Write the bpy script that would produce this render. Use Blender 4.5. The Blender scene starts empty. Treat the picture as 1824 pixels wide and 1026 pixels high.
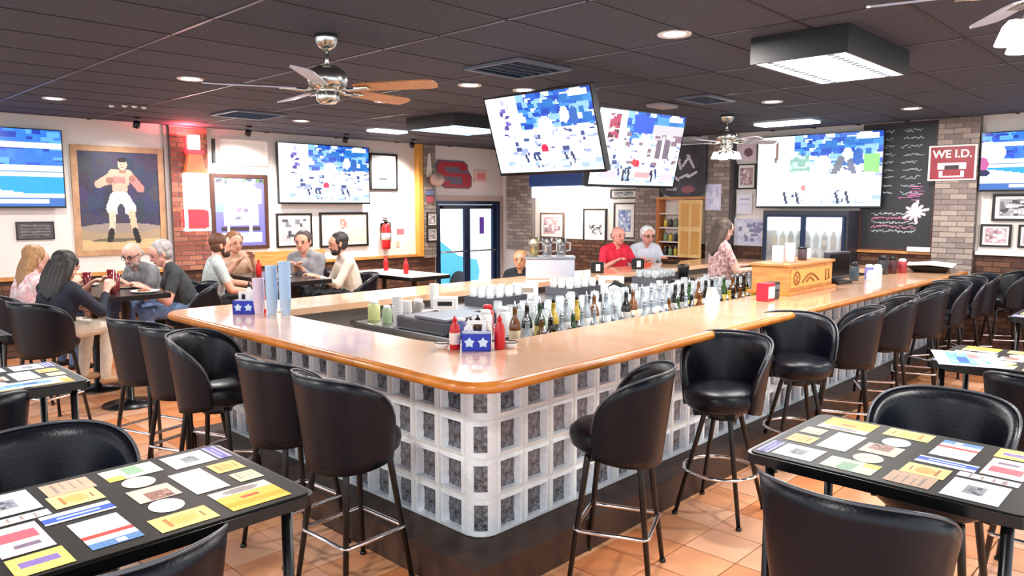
import bpy, bmesh, math, random
import numpy as np
from mathutils import Vector, Matrix, Euler

PI = math.pi
rad = math.radians
SC = bpy.context.scene
COL = SC.collection

# ------------------------------------------------------------------ camera
CAM = (-2.477, -2.601, 1.839)
cd = bpy.data.cameras.new('camera')
cam = bpy.data.objects.new('camera', cd)
COL.objects.link(cam)
cd.sensor_width = 36.0
cd.lens = 1340.0 / 1824.0 * 36.0
cd.clip_start = 0.05
cam.location = CAM
cam.rotation_euler = (rad(90 - 6.199), 0, rad(43.918 - 90))
SC.camera = cam

# ------------------------------------------------------------------ world, exposure
w = bpy.data.worlds.new('world')
SC.world = w
w.use_nodes = True
bg = w.node_tree.nodes['Background']
bg.inputs[0].default_value = (0.86, 0.93, 1.0, 1)
bg.inputs[1].default_value = 1.35
vs = SC.view_settings
vs.view_transform = 'Standard'
vs.look = 'None'
vs.gamma = 1.0
vs.use_curve_mapping = False
vs.exposure = 0.55

HC = 2.94      # ceiling
WY = 8.10      # wall with the painting and the door
WX = 8.35      # wall with the chalkboard
CT = 1.063     # bar worktop


def s2l(c):
    return tuple((x / 12.92 if x <= 0.04045 else ((x + 0.055) / 1.055) ** 2.4) for x in c[:3])


# ------------------------------------------------------------------ lamps helper
def area_light(name, loc, size, power, color=(1, 1, 1), rot=(0, 0, 0), shape='DISK', size_y=None, spread=PI):
    l = bpy.data.lights.new(name, 'AREA')
    l.shape = shape
    l.size = size
    if size_y:
        l.size_y = size_y
    l.energy = power
    l.color = color
    l.spread = spread
    o = bpy.data.objects.new(name, l)
    o.location = loc
    o.rotation_euler = rot
    COL.objects.link(o)
    return o


def spot_light(name, loc, target, power, color=(1, 1, 1), angle=70, blend=0.8, radius=0.04):
    l = bpy.data.lights.new(name, 'SPOT')
    l.energy = power
    l.color = color
    l.spot_size = rad(angle)
    l.spot_blend = blend
    l.shadow_soft_size = radius
    o = bpy.data.objects.new(name, l)
    o.location = loc
    d = Vector(target) - Vector(loc)
    o.rotation_euler = d.to_track_quat('-Z', 'Y').to_euler()
    COL.objects.link(o)
    return o


# ------------------------------------------------------------------ materials
MATS = {}


def mat(name, col=(0.8, 0.8, 0.8), rough=0.5, metal=0.0, emit=None, estr=0.0, spec=0.5, noise=0.0, nscale=8.0,
        stretch=(1, 1, 1), bump=0.0, bscale=40.0, coat=0.0, srgb=True, col2=None, alpha_glass=None):
    if name in MATS:
        return MATS[name]
    m = bpy.data.materials.new(name)
    m.use_nodes = True
    nt = m.node_tree
    b = nt.nodes['Principled BSDF']
    c = s2l(col) if srgb else col
    b.inputs['Base Color'].default_value = (*c, 1)
    b.inputs['Roughness'].default_value = rough
    b.inputs['Metallic'].default_value = metal
    b.inputs['Specular IOR Level'].default_value = spec
    if coat:
        b.inputs['Coat Weight'].default_value = coat
        b.inputs['Coat Roughness'].default_value = 0.08
    if emit is not None:
        b.inputs['Emission Color'].default_value = (*s2l(emit), 1)
        b.inputs['Emission Strength'].default_value = estr
    if noise or col2 or bump:
        tc = nt.nodes.new('ShaderNodeTexCoord')
        mp = nt.nodes.new('ShaderNodeMapping')
        mp.inputs['Scale'].default_value = stretch
        nt.links.new(tc.outputs['Object'], mp.inputs['Vector'])
        if noise or col2:
            nz = nt.nodes.new('ShaderNodeTexNoise')
            nz.inputs['Scale'].default_value = nscale
            nz.inputs['Detail'].default_value = 5
            nt.links.new(mp.outputs[0], nz.inputs['Vector'])
            rp = nt.nodes.new('ShaderNodeValToRGB')
            if col2:
                d, u = c, s2l(col2)
            else:
                d = tuple(max(0, x * (1 - noise)) for x in c)
                u = tuple(min(1, x * (1 + noise)) for x in c)
            rp.color_ramp.elements[0].position = 0.32
            rp.color_ramp.elements[1].position = 0.68
            rp.color_ramp.elements[0].color = (*d, 1)
            rp.color_ramp.elements[1].color = (*u, 1)
            nt.links.new(nz.outputs['Fac'], rp.inputs['Fac'])
            nt.links.new(rp.outputs['Color'], b.inputs['Base Color'])
        if bump:
            n2 = nt.nodes.new('ShaderNodeTexNoise')
            n2.inputs['Scale'].default_value = bscale
            n2.inputs['Detail'].default_value = 4
            nt.links.new(mp.outputs[0], n2.inputs['Vector'])
            bp = nt.nodes.new('ShaderNodeBump')
            bp.inputs['Strength'].default_value = bump
            bp.inputs['Distance'].default_value = 0.01
            nt.links.new(n2.outputs['Fac'], bp.inputs['Height'])
            nt.links.new(bp.outputs['Normal'], b.inputs['Normal'])
    MATS[name] = m
    return m


def thin_glass(name, tint=(1, 1, 1), gloss=0.18, rough=0.05, wave=0.0, wscale=20, milk=0.0):
    if name in MATS:
        return MATS[name]
    m = bpy.data.materials.new(name)
    m.use_nodes = True
    nt = m.node_tree
    nt.nodes.clear()
    out = nt.nodes.new('ShaderNodeOutputMaterial')
    mix = nt.nodes.new('ShaderNodeMixShader')
    tr = nt.nodes.new('ShaderNodeBsdfTransparent')
    gl = nt.nodes.new('ShaderNodeBsdfGlossy')
    fr = nt.nodes.new('ShaderNodeLayerWeight')
    pw = nt.nodes.new('ShaderNodeMath')
    pw.operation = 'POWER'
    pw.inputs[1].default_value = 4.0
    ad = nt.nodes.new('ShaderNodeMath')
    ad.operation = 'ADD'
    ad.use_clamp = True
    ad.inputs[1].default_value = gloss
    tr.inputs[0].default_value = (*tint, 1)
    gl.inputs['Roughness'].default_value = rough
    nt.links.new(fr.outputs['Facing'], pw.inputs[0])
    nt.links.new(pw.outputs[0], ad.inputs[0])
    nt.links.new(ad.outputs[0], mix.inputs[0])
    if milk:      # brightness added to dark glass: part of the light scatters milky white
        df = nt.nodes.new('ShaderNodeBsdfTranslucent')
        dd = nt.nodes.new('ShaderNodeBsdfDiffuse')
        m2, m3 = nt.nodes.new('ShaderNodeMixShader'), nt.nodes.new('ShaderNodeMixShader')
        df.inputs[0].default_value = dd.inputs[0].default_value = (*tint, 1)
        m2.inputs[0].default_value = 0.5
        m3.inputs[0].default_value = milk
        nt.links.new(df.outputs[0], m2.inputs[1])
        nt.links.new(dd.outputs[0], m2.inputs[2])
        nt.links.new(tr.outputs[0], m3.inputs[1])
        nt.links.new(m2.outputs[0], m3.inputs[2])
        nt.links.new(m3.outputs[0], mix.inputs[1])
    else:
        nt.links.new(tr.outputs[0], mix.inputs[1])
    nt.links.new(gl.outputs[0], mix.inputs[2])
    nt.links.new(mix.outputs[0], out.inputs[0])
    if wave:
        tc = nt.nodes.new('ShaderNodeTexCoord')
        nz = nt.nodes.new('ShaderNodeTexNoise')
        nz.inputs['Scale'].default_value = wscale
        bp = nt.nodes.new('ShaderNodeBump')
        bp.inputs['Strength'].default_value = wave
        bp.inputs['Distance'].default_value = 0.02
        nt.links.new(tc.outputs['Object'], nz.inputs['Vector'])
        nt.links.new(nz.outputs['Fac'], bp.inputs['Height'])
        nt.links.new(bp.outputs['Normal'], gl.inputs['Normal'])
    MATS[name] = m
    return m


def print_mat(name, rough=0.45, emit=0.0):
    """colour comes from the per-face attribute 'ink' of a picture panel"""
    if name in MATS:
        return MATS[name]
    m = bpy.data.materials.new(name)
    m.use_nodes = True
    nt = m.node_tree
    b = nt.nodes['Principled BSDF']
    at = nt.nodes.new('ShaderNodeAttribute')
    at.attribute_name = 'ink'
    b.inputs['Roughness'].default_value = rough
    if emit:
        b.inputs['Base Color'].default_value = (0.01, 0.01, 0.012, 1)
        nt.links.new(at.outputs['Color'], b.inputs['Emission Color'])
        b.inputs['Emission Strength'].default_value = emit
    else:
        nt.links.new(at.outputs['Color'], b.inputs['Base Color'])
    MATS[name] = m
    return m


# ------------------------------------------------------------------ mesh builder
class MB:
    def __init__(s):
        s.v = []
        s.f = []
        s.m = []
        s.sm = []

    def add(s, vs_, fs, mi=0, smooth=False):
        o = len(s.v)
        s.v += [tuple(p) for p in vs_]
        for f in fs:
            s.f.append(tuple(i + o for i in f))
            s.m.append(mi)
            s.sm.append(smooth)
        return s

    def box(s, x0, x1, y0, y1, z0, z1, mi=0):
        return s.add([(x0, y0, z0), (x1, y0, z0), (x1, y1, z0), (x0, y1, z0), (x0, y0, z1), (x1, y0, z1), (x1, y1, z1), (x0, y1, z1)],
                     [(0, 3, 2, 1), (4, 5, 6, 7), (0, 1, 5, 4), (1, 2, 6, 5), (2, 3, 7, 6), (3, 0, 4, 7)], mi)

    def cbox(s, x0, x1, y0, y1, z0, z1, b=0.01, mi=0):
        """box with chamfered edges on every side"""
        bm = bmesh.new()
        bmesh.ops.create_cube(bm, size=1)
        for v in bm.verts:
            v.co = Vector(((x0 + x1) / 2 + v.co.x * (x1 - x0), (y0 + y1) / 2 + v.co.y * (y1 - y0), (z0 + z1) / 2 + v.co.z * (z1 - z0)))
        bmesh.ops.bevel(bm, geom=list(bm.edges), offset=b, segments=2, affect='EDGES', profile=0.5)
        bm.verts.index_update()
        s.add([v.co for v in bm.verts], [[v.index for v in f.verts] for f in bm.faces], mi)
        bm.free()
        return s

    def tube(s, pts, r, seg=8, mi=0, closed=False, caps=True, flat=1.0):
        pts = [Vector(p) for p in pts]
        n = len(pts)
        rr = r if isinstance(r, (list, tuple)) else [r] * n
        vs_, fs = [], []
        prev = None
        for i, p in enumerate(pts):
            if closed:
                t = pts[(i + 1) % n] - pts[i - 1]
            else:
                t = pts[min(i + 1, n - 1)] - pts[max(i - 1, 0)]
            t.normalize()
            if prev is None:
                a = Vector((0, 0, 1)) if abs(t.z) < 0.9 else Vector((1, 0, 0))
                a = (a - t * a.dot(t)).normalized()
            else:
                a = (prev - t * prev.dot(t))
                a = a.normalized() if a.length > 1e-6 else prev
            prev = a
            b = t.cross(a)
            for k in range(seg):
                q = 2 * PI * k / seg
                vs_.append(p + a * (rr[i] * math.cos(q)) + b * (rr[i] * flat * math.sin(q)))
        lim = n if closed else n - 1
        for i in range(lim):
            j = (i + 1) % n
            for k in range(seg):
                l = (k + 1) % seg
                fs.append((i * seg + k, i * seg + l, j * seg + l, j * seg + k))
        if caps and not closed:
            fs.append(tuple(range(seg))[::-1])
            fs.append(tuple((n - 1) * seg + k for k in range(seg)))
        return s.add(vs_, fs, mi, True)

    def lathe(s, prof, seg=16, c=(0, 0, 0), mi=0, smooth=True):
        """prof: list of (radius, z)"""
        vs_, fs = [], []
        n = len(prof)
        for (r, z) in prof:
            for k in range(seg):
                q = 2 * PI * k / seg
                vs_.append((c[0] + max(r, 1e-4) * math.cos(q), c[1] + max(r, 1e-4) * math.sin(q), c[2] + z))
        for i in range(n - 1):
            for k in range(seg):
                l = (k + 1) % seg
                fs.append((i * seg + k, i * seg + l, (i + 1) * seg + l, (i + 1) * seg + k))
        fs.append(tuple(range(seg))[::-1])
        fs.append(tuple((n - 1) * seg + k for k in range(seg)))
        return s.add(vs_, fs, mi, smooth)

    def ball(s, c, r, mi=0, seg=14, rings=9, rot=None):
        r = r if isinstance(r, (tuple, list)) else (r, r, r)
        vs_, fs = [], []
        R = rot.to_matrix() if rot else None
        for i in range(rings + 1):
            th = PI * i / rings
            for k in range(seg):
                q = 2 * PI * k / seg
                p = Vector((r[0] * math.sin(th) * math.cos(q), r[1] * math.sin(th) * math.sin(q), r[2] * math.cos(th)))
                if R:
                    p = R @ p
                vs_.append(Vector(c) + p)
        for i in range(rings):
            for k in range(seg):
                l = (k + 1) % seg
                fs.append((i * seg + k, (i + 1) * seg + k, (i + 1) * seg + l, i * seg + l))
        return s.add(vs_, fs, mi, True)

    def prism(s, poly, z0, z1, mi=0, smooth=False):
        n = len(poly)
        vs_ = [(x, y, z0) for x, y in poly] + [(x, y, z1) for x, y in poly]
        fs = [tuple(range(n))[::-1], tuple(range(n, 2 * n))]
        for k in range(n):
            l = (k + 1) % n
            fs.append((k, l, n + l, n + k))
        return s.add(vs_, fs, mi, smooth)

    def xf(s, M, start=0):
        for i in range(start, len(s.v)):
            s.v[i] = tuple(M @ Vector(s.v[i]))
        return s

    def mesh(s, name, *mats):
        me = bpy.data.meshes.new(name)
        me.from_pydata(s.v, [], s.f)
        for m in mats:
            me.materials.append(m)
        if len(s.f):
            me.polygons.foreach_set('material_index', s.m)
            me.polygons.foreach_set('use_smooth', s.sm)
        me.update()
        return me


def ob(name, data, parent=None, loc=(0, 0, 0), rot=(0, 0, 0)):
    o = bpy.data.objects.new(name, data)
    COL.objects.link(o)
    o.location = loc
    o.rotation_euler = rot
    if parent is not None:
        o.parent = parent
    return o


def part(name, mb, mats, parent, loc=(0, 0, 0), rot=(0, 0, 0)):
    mats = mats if isinstance(mats, (list, tuple)) else [mats]
    return ob(name, mb.mesh(name, *mats), parent, loc, rot)


def tag(o, label=None, cat=None, group=None, kind=None):
    if label:
        o['label'] = label
    if cat:
        o['category'] = cat
    if group:
        o['group'] = group
    if kind:
        o['kind'] = kind
    return o


def thing(name, label, cat, loc=(0, 0, 0), rz=0.0, group=None):
    o = ob(name, None, None, loc, (0, 0, rz))
    o.empty_display_size = 0.1
    return tag(o, label, cat, group)


def struct(name, mb, mats, label=None):
    o = part(name, mb, mats, None)
    o['kind'] = 'structure'
    if label:
        o['label'] = label
    return o


def copy_thing(src, loc, rz, label=None, group=None):
    c = src.copy()
    COL.objects.link(c)
    c.location = loc
    c.rotation_euler = (0, 0, rz)
    if label:
        c['label'] = label
    if group:
        c['group'] = group
    for ch in list(src.children):
        d = ch.copy()
        COL.objects.link(d)
        d.parent = c
        for g in list(ch.children):
            e = g.copy()
            COL.objects.link(e)
            e.parent = d
    return c


# ------------------------------------------------------------------ canvas for prints and screens
class Canvas:
    def __init__(s, w, h, bgc=(1, 1, 1)):
        s.w, s.h = w, h
        s.a = np.zeros((h, w, 3))
        s.a[:] = bgc
        yy, xx = np.mgrid[0:h, 0:w]
        s.X = (xx + 0.5) / w
        s.Y = (yy + 0.5) / h          # 0 = top

    def rect(s, x0, y0, x1, y1, c):
        m = (s.X >= x0) & (s.X < x1) & (s.Y >= y0) & (s.Y < y1)
        s.a[m] = c
        return s

    def ell(s, cx, cy, rx, ry, c, ang=0):
        dx, dy = s.X - cx, (s.Y - cy)
        ca, sa = math.cos(ang), math.sin(ang)
        u, v = dx * ca + dy * sa, -dx * sa + dy * ca
        s.a[(u / rx) ** 2 + (v / ry) ** 2 < 1] = c
        return s

    def line(s, x0, y0, x1, y1, t, c, asp=1.0):
        # asp = width / height of the real panel, so that the stroke keeps its width
        dx, dy = (x1 - x0) * asp, y1 - y0
        L = max(dx * dx + dy * dy, 1e-9)
        px, py = (s.X - x0) * asp, s.Y - y0
        k = np.clip((px * dx + py * dy) / L, 0, 1)
        d = np.hypot(px - k * dx, py - k * dy)
        s.a[d < t] = c
        return s

    def blocks(s, x0, y0, x1, y1, cols, n, seed, smin=0.02, smax=0.07):
        r = random.Random(seed)
        for _ in range(n):
            a, b = r.uniform(x0, x1), r.uniform(y0, y1)
            ww, hh = r.uniform(smin, smax), r.uniform(smin, smax)
            s.rect(max(x0, a - ww / 2), max(y0, b - hh / 2), min(x1, a + ww / 2), min(y1, b + hh / 2), r.choice(cols))
        return s

    def grain(s, amt, seed=0):
        r = np.random.RandomState(seed)
        s.a = np.clip(s.a + r.uniform(-amt, amt, s.a.shape[:2])[..., None], 0, 1)
        return s


def panel_mesh(name, cv, wd, ht, material, flat=False):
    """grid of cv.w x cv.h quads; local x right, z up from 0, facing -y (or, flat, x right, y up, facing +z)"""
    W, H = cv.w, cv.h
    xs = np.linspace(-wd / 2, wd / 2, W + 1)
    zs = np.linspace(ht, 0, H + 1)
    gx, gz = np.meshgrid(xs, zs)
    z0 = np.zeros(gx.size)
    co = np.stack([gx.ravel(), gz.ravel(), z0] if flat else [gx.ravel(), z0, gz.ravel()], 1)
    i = (np.arange(H)[:, None] * (W + 1) + np.arange(W)[None, :]).ravel()
    fs = np.stack([i + W + 1, i + W + 2, i + 1, i], 1)
    me = bpy.data.meshes.new(name)
    me.from_pydata(co.tolist(), [], fs.tolist())
    me.materials.append(material)
    a = cv.a.reshape(-1, 3)
    lin = np.where(a <= 0.04045, a / 12.92, ((a + 0.055) / 1.055) ** 2.4)
    at = me.attributes.new('ink', 'FLOAT_COLOR', 'FACE')
    at.data.foreach_set('color', np.concatenate([lin, np.ones((len(lin), 1))], 1).astype(np.float32).ravel())
    me.update()
    return me


# wall frames: 'L' plane faces -Y (u = X), 'R' plane faces -X (u = -Y, given as world Y pairs left, right)
def wall_spot(side, ua, ub, z0, off=0.0):
    if side == 'L':
        return ((ua + ub) / 2, WY - off, z0), 0.0, abs(ub - ua)
    return (WX - off, (ua + ub) / 2, z0), -PI / 2, abs(ub - ua)


# ------------------------------------------------------------------ common materials
M_vinyl = mat('black_vinyl', (0.04, 0.048, 0.088), 0.35, spec=0.34, bump=0.12, bscale=90)
M_welt = mat('welt_vinyl', (0.30, 0.31, 0.33), 0.28, spec=0.7)
M_blackmetal = mat('black_metal', (0.05, 0.05, 0.055), 0.32, spec=0.5)
M_chrome = mat('chrome', (0.92, 0.92, 0.93), 0.12, 1.0)
M_steel = mat('steel', (0.72, 0.73, 0.75), 0.28, 1.0, noise=0.08)
M_white = mat('white_paint', (0.93, 0.90, 0.88), 0.6, noise=0.03, nscale=3)
M_plaster = mat('wall_plaster', (0.90, 0.87, 0.85), 0.75, noise=0.03, nscale=2.5, bump=0.05)
M_wood_top = mat('honey_laminate', (0.90, 0.69, 0.53), 0.24, coat=0.8, col2=(0.95, 0.77, 0.63), nscale=3.0, stretch=(1, 1, 1))
M_wood_edge = mat('orange_wood_edge', (0.76, 0.42, 0.14), 0.28, coat=0.4, col2=(0.88, 0.55, 0.22), nscale=9)
M_wood = mat('oak_wood', (0.72, 0.47, 0.24), 0.45, col2=(0.83, 0.60, 0.34), nscale=6, stretch=(1, 1, 6))
M_wood_dark = mat('dark_wood', (0.22, 0.13, 0.09), 0.5, col2=(0.33, 0.20, 0.13), nscale=5)
M_black = mat('black_plastic', (0.035, 0.035, 0.04), 0.4)
M_blackgloss = mat('black_gloss', (0.03, 0.03, 0.035), 0.2)
M_glass = thin_glass('clear_glass', (0.95, 0.98, 0.99), 0.14, 0.05, milk=0.30)
M_print = print_mat('printed_ink')
M_printgloss = print_mat('laminated_ink', 0.48)
M_screen = print_mat('lit_screen', 0.2, 1.0)

rng = random.Random(7)

# =================================================================== THE SETTING
X0, Y0 = -4.4, -4.4          # the room goes on behind the camera
# ---- floor
M_grout = mat('grout', (0.42, 0.29, 0.21), 0.8)
M_tile = mat('terracotta_tile', (0.80, 0.52, 0.36), 0.33, col2=(0.90, 0.66, 0.48), nscale=2.2, bump=0.06, bscale=14)
M_tile2 = mat('terracotta_tile_deep', (0.78, 0.46, 0.27), 0.33, col2=(0.87, 0.58, 0.38), nscale=2.2, bump=0.06, bscale=14)
M_tile3 = mat('terracotta_tile_pale', (0.84, 0.60, 0.47), 0.33, col2=(0.90, 0.70, 0.56), nscale=2.2, bump=0.06, bscale=14)
floor = struct('floor', MB().box(X0, WX + 0.3, Y0, WY + 0.15, -0.08, -0.006), M_grout)
TS = 0.305
tile_meshes = []
for tm in (M_tile, M_tile2, M_tile3):
    tile_meshes.append(MB().prism([(-.146, -.149), (.146, -.149), (.149, -.146), (.149, .146), (.146, .149), (-.146, .149), (-.149, .146), (-.149, -.146)], -0.008, 0.0).mesh('floor_tile', tm))
cells = []
cy_, sy_ = math.cos(rad(43.918)), math.sin(rad(43.918))
for i in range(-14, 29):
    for j in range(-13, 30):
        tx, ty = 0.70 + (i + 0.5) * TS, -0.55 + (j + 0.5) * TS
        if tx < X0 + .16 or ty < Y0 + .16 or tx > WX - .05 or ty > WY - .05:
            continue
        if -0.03 < tx < 7.75 and -0.03 < ty < 2.95:
            continue
        dx, dy = tx - CAM[0], ty - CAM[1]
        dep, lat = dx * cy_ + dy * sy_, dx * sy_ - dy * cy_
        seen = dep > 2.6 and abs(lat) < dep * 0.70 + 0.2
        cells.append((0 if seen else 1, dep, tx, ty))
cells.sort()
rest = MB()
for n, (sn, dep, tx, ty) in enumerate(cells):
    if n < 300:
        ob('floor_tile', tile_meshes[rng.choice((0, 0, 1, 2))], floor, (tx, ty, 0))
    else:
        rest.box(tx - .149, tx + .149, ty - .149, ty + .149, -0.008, 0.0, rng.choice((0, 0, 1, 2)))
o = part('floor_tile_field', rest, [M_tile, M_tile2, M_tile3], floor)
o['kind'] = 'stuff'

# ---- ceiling
M_ceil = mat('charcoal_ceiling_tile', (0.235, 0.238, 0.285), 0.85, noise=0.22, nscale=30, bump=0.5, bscale=60)
M_tbar_lit = mat('ceiling_tbar_lit', (0.27, 0.26, 0.29), 0.36, 0.4)  # light caught by the bars along Y, put into their paler colour
ceiling = struct('ceiling', MB().box(X0, WX + 0.3, Y0, WY + 0.15, HC + 0.012, HC + 0.10), mat('ceiling_void', (0.06, 0.055, 0.06), 0.9))
CWX, CWY = 1.22, 0.61
ct_mesh = MB().box(-CWX / 2 + .012, CWX / 2 - .012, -CWY / 2 + .012, CWY / 2 - .012, 0.0, 0.014).mesh('ceiling_tile', M_ceil)
tb = MB()
gx = [-0.40 - CWX * 3 + CWX * k for k in range(0, 11)]
gy = [-0.60 - CWY * 6 + CWY * k for k in range(0, 22)]
TROFFERS = [(2.83, -0.51)]
for x in gx:
    if x < WX:
        tb.box(x - .011, x + .011, Y0, WY, HC - 0.004, HC + .011)
for y in gy:
    if y < WY:
        tb.box(X0, WX, y - .011, y + .011, HC - 0.004, HC + .011, 1)
for x in gx:
    for y in gy:
        cx, cy = x + CWX / 2, y + CWY / 2
        if cx + CWX / 2 > WX + .25 or cy + CWY / 2 > WY + .3 or cx < X0 or cy < Y0:
            continue
        ob('ceiling_tile', ct_mesh, ceiling, (cx, cy, HC))
part('ceiling_grid', tb, [M_tbar_lit, mat('ceiling_tbar_unlit', (0.13, 0.12, 0.14), 0.6)], ceiling)

# ---- wall with painting and door (faces -Y)
DX0, DX1, DZ = 6.60, 8.28, 1.94
wl = MB()
wl.box(X0, DX0, WY, WY + .14, 0, HC + .02)
wl.box(DX1, WX + .2, WY, WY + .14, 0, HC + .02)
wl.box(DX0, DX1, WY, WY + .14, DZ, HC + .02)
wall_left = struct('wall_left', wl, M_plaster)
# ---- wall with chalkboard (faces -X)
wall_right = struct('wall_right', MB().box(WX, WX + .14, Y0, WY, 0, HC + .02), M_plaster)
# walls behind the viewer are left out so world light fills the room softly

M_brick_red = [mat('brick_red_%d' % i, c, 0.8, noise=0.15, nscale=25, bump=0.4) for i, c in enumerate([(0.58, 0.34, 0.28), (0.64, 0.42, 0.34), (0.52, 0.30, 0.26)])]
M_brick_grey = [mat('brick_taupe_%d' % i, c, 0.8, noise=0.12, nscale=25, bump=0.4) for i, c in enumerate([(0.58, 0.53, 0.50), (0.65, 0.59, 0.55), (0.52, 0.47, 0.45)])]
M_brick_brown = [mat('brick_brown_%d' % i, c, 0.8, noise=0.15, nscale=25, bump=0.4) for i, c in enumerate([(0.38, 0.25, 0.19), (0.45, 0.30, 0.22), (0.33, 0.21, 0.17)])]
M_mortar = mat('mortar', (0.50, 0.46, 0.44), 0.9)
M_mortar_dk = mat('mortar_dark', (0.30, 0.24, 0.21), 0.9)
BL, BH, BD = 0.195, 0.068, 0.05


def brick_face(parent, side, ua, ub, z0, z1, face, mats, joined=False, nmax=300):
    """bricks in running bond proud of the plane at `face` (distance from the wall plane)"""
    joint = 0.011
    lo, hi = min(ua, ub), max(ua, ub)
    meshes = {}
    mb = MB()
    row = 0
    z = z0
    while z + BH * 0.6 < z1:
        h = min(BH, z1 - z - .002)
        x = lo - (0 if row % 2 == 0 else BL / 2)
        while x < hi - 0.02:
            a, b = max(lo, x), min(hi, x + BL - joint)
            if b - a > 0.03:
                mi = rng.randrange(3)
                key = (round(b - a, 3), round(h, 3), mi)
                pr = 0.006 + rng.random() * 0.004
                if joined:
                    if side == 'L':
                        mb.box(a, b, WY - face - pr, WY - face + .02, z, z + h - joint, mi)
                    else:
                        mb.box(WX - face - pr, WX - face + .02, a, b, z, z + h - joint, mi)
                else:
                    if key not in meshes:
                        L_ = b - a
                        meshes[key] = MB().box(-L_ / 2, L_ / 2, 0, .03, 0, h - joint).mesh('brick', mats[mi])
                    c = (a + b) / 2
                    if side == 'L':
                        ob('brick', meshes[key], parent, (c, WY - face - pr, z))
                    else:
                        ob('brick', meshes[key], parent, (WX - face - pr, c, z), (0, 0, -PI / 2))
            x += BL
        z += BH
        row += 1
    if joined:
        o = part('brick_courses', mb, mats, parent)
        o['kind'] = 'stuff'


def pillar(name, side, ua, ub, z0, z1, depth, mats, mort):
    lo, hi = min(ua, ub), max(ua, ub)
    mb = MB()
    if side == 'L':
        mb.box(lo, hi, WY - depth, WY, z0, z1)
    else:
        mb.box(WX - depth, WX, lo, hi, z0, z1)
    p = struct(name, mb, mort)
    brick_face(p, side, ua, ub, z0 + .01, z1, depth, mats)
    return p


pillar('wall_brick_pier_1', 'L', 1.79, 2.31, 0.94, HC, 0.10, M_brick_red, M_mortar)
pillar('wall_brick_pier_2', 'L', 6.24, 6.52, 0.9, HC, 0.10, M_brick_grey, M_mortar)
pillar('wall_brick_pier_3', 'R', 7.86, 7.20, 1.0, HC, 0.12, M_brick_grey, M_mortar)
pillar('wall_brick_pier_4', 'R', 4.80, 4.33, 1.0, HC, 0.12, M_brick_grey, M_mortar)
pillar('wall_brick_pier_5', 'R', 3.46, 3.07, 1.0, HC, 0.12, M_brick_grey, M_mortar)
pillar('wall_brick_pier_6', 'R', 0.22, -0.24, 0.9, HC, 0.12, M_brick_grey, M_mortar)

# wainscots
ws = struct('wall_wainscot_left', MB().box(X0, DX0 - .05, WY - .03, WY, 0, 0.94), M_mortar_dk)
brick_face(ws, 'L', -2.2, DX0 - .05, 0.01, 0.93, 0.03, M_brick_brown, joined=True)
ws = struct('wall_wainscot_right', MB().box(WX - .03, WX, -4.2, 7.2, 0, 1.24), M_mortar_dk)
brick_face(ws, 'R', -2.0, 7.2, 0.01, 1.23, 0.03, M_brick_brown, joined=True)
struct('trim_1', MB().box(X0, 1.77, WY - .09, WY, 0.94, 0.985), M_wood)
struct('trim_2', MB().box(2.33, 6.15, WY - .09, WY, 0.94, 0.985), M_wood)
struct('trim_3', MB().box(2.75, 4.2, WY - .05, WY, 0.985, 1.15), M_wood)
struct('trim_4', MB().box(6.12, 6.22, WY - .12, WY, 0.94, HC), mat('yellow_oak_trim', (0.86, 0.62, 0.26), 0.4, noise=0.1))
struct('trim_5', MB().box(WX - .08, WX, -4.2, -.26, 1.24, 1.285), M_white)
struct('trim_6', MB().box(WX - .08, WX, .24, 1.16, 1.215, 1.25), M_wood)
struct('trim_7', MB().box(WX - .13, WX, 3.02, 3.07, 1.0, HC), mat('dark_trim', (0.26, 0.23, 0.24), 0.5))
struct('trim_8', MB().box(1.735, 1.785, WY - .05, WY, 0.985, HC), mat('pale_corner_trim', (0.72, 0.68, 0.67), 0.5))

# ---- entrance: glazed double door
M_dframe = mat('blue_black_aluminium', (0.10, 0.17, 0.30), 0.35, 0.3)
door = thing('door_1', None, None, ((DX0 + DX1) / 2, WY + .05, 0))
door['kind'] = 'structure'
hw = (DX1 - DX0) / 2
part('door_frame', MB().box(-hw, -hw + .06, -.06, .06, 0, DZ).box(hw - .10, hw, -.06, .06, 0, DZ).box(-hw + .06, hw - .10, -.06, .06, DZ - .07, DZ), M_dframe, door)
for k, (a, b) in enumerate(((-hw + .06, -.02), (-.02, hw - .10))):
    lf = part('door_leaf', MB().box(a + .003, a + .075, -.025, .025, .01, DZ - .075).box(b - .075, b - .003, -.025, .025, .01, DZ - .075)
              .box(a + .075, b - .075, -.025, .025, .01, .16).box(a + .075, b - .075, -.025, .025, DZ - .15, DZ - .075), M_dframe, door)
    part('pane', MB().box(a + .075, b - .075, -.004, .004, .16, DZ - .15), thin_glass('door_glass', (0.95, 0.98, 1.0), 0.04, 0.02), lf)
    part('push_bar', MB().tube([(a + .05, -.07, .98), (b - .05, -.07, .98)], .016), M_steel, lf)
    part('door_closer', MB().cbox((a + .1 if k == 0 else b - .36), (a + .36 if k == 0 else b - .1), -.075, -.026, DZ - .15, DZ - .09, .006), M_black, lf)
o = thing('door_poster', 'purple notice stuck on the right glass door leaf', 'notice', ((DX0 + DX1) / 2 + .38, WY + .043, 1.30))
part('sheet', MB().box(-.06, .06, -.002, 0, 0, .33), mat('purple_paper', (0.45, 0.28, 0.75), 0.6), o)
struct('trim_9', MB().box(DX0 - .06, DX1 + .05, WY - .03, WY, DZ, DZ + .10).box(DX1, DX1 + .05, WY - .03, WY, 0, DZ), mat('door_casing', (0.74, 0.66, 0.62), 0.5))

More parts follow.
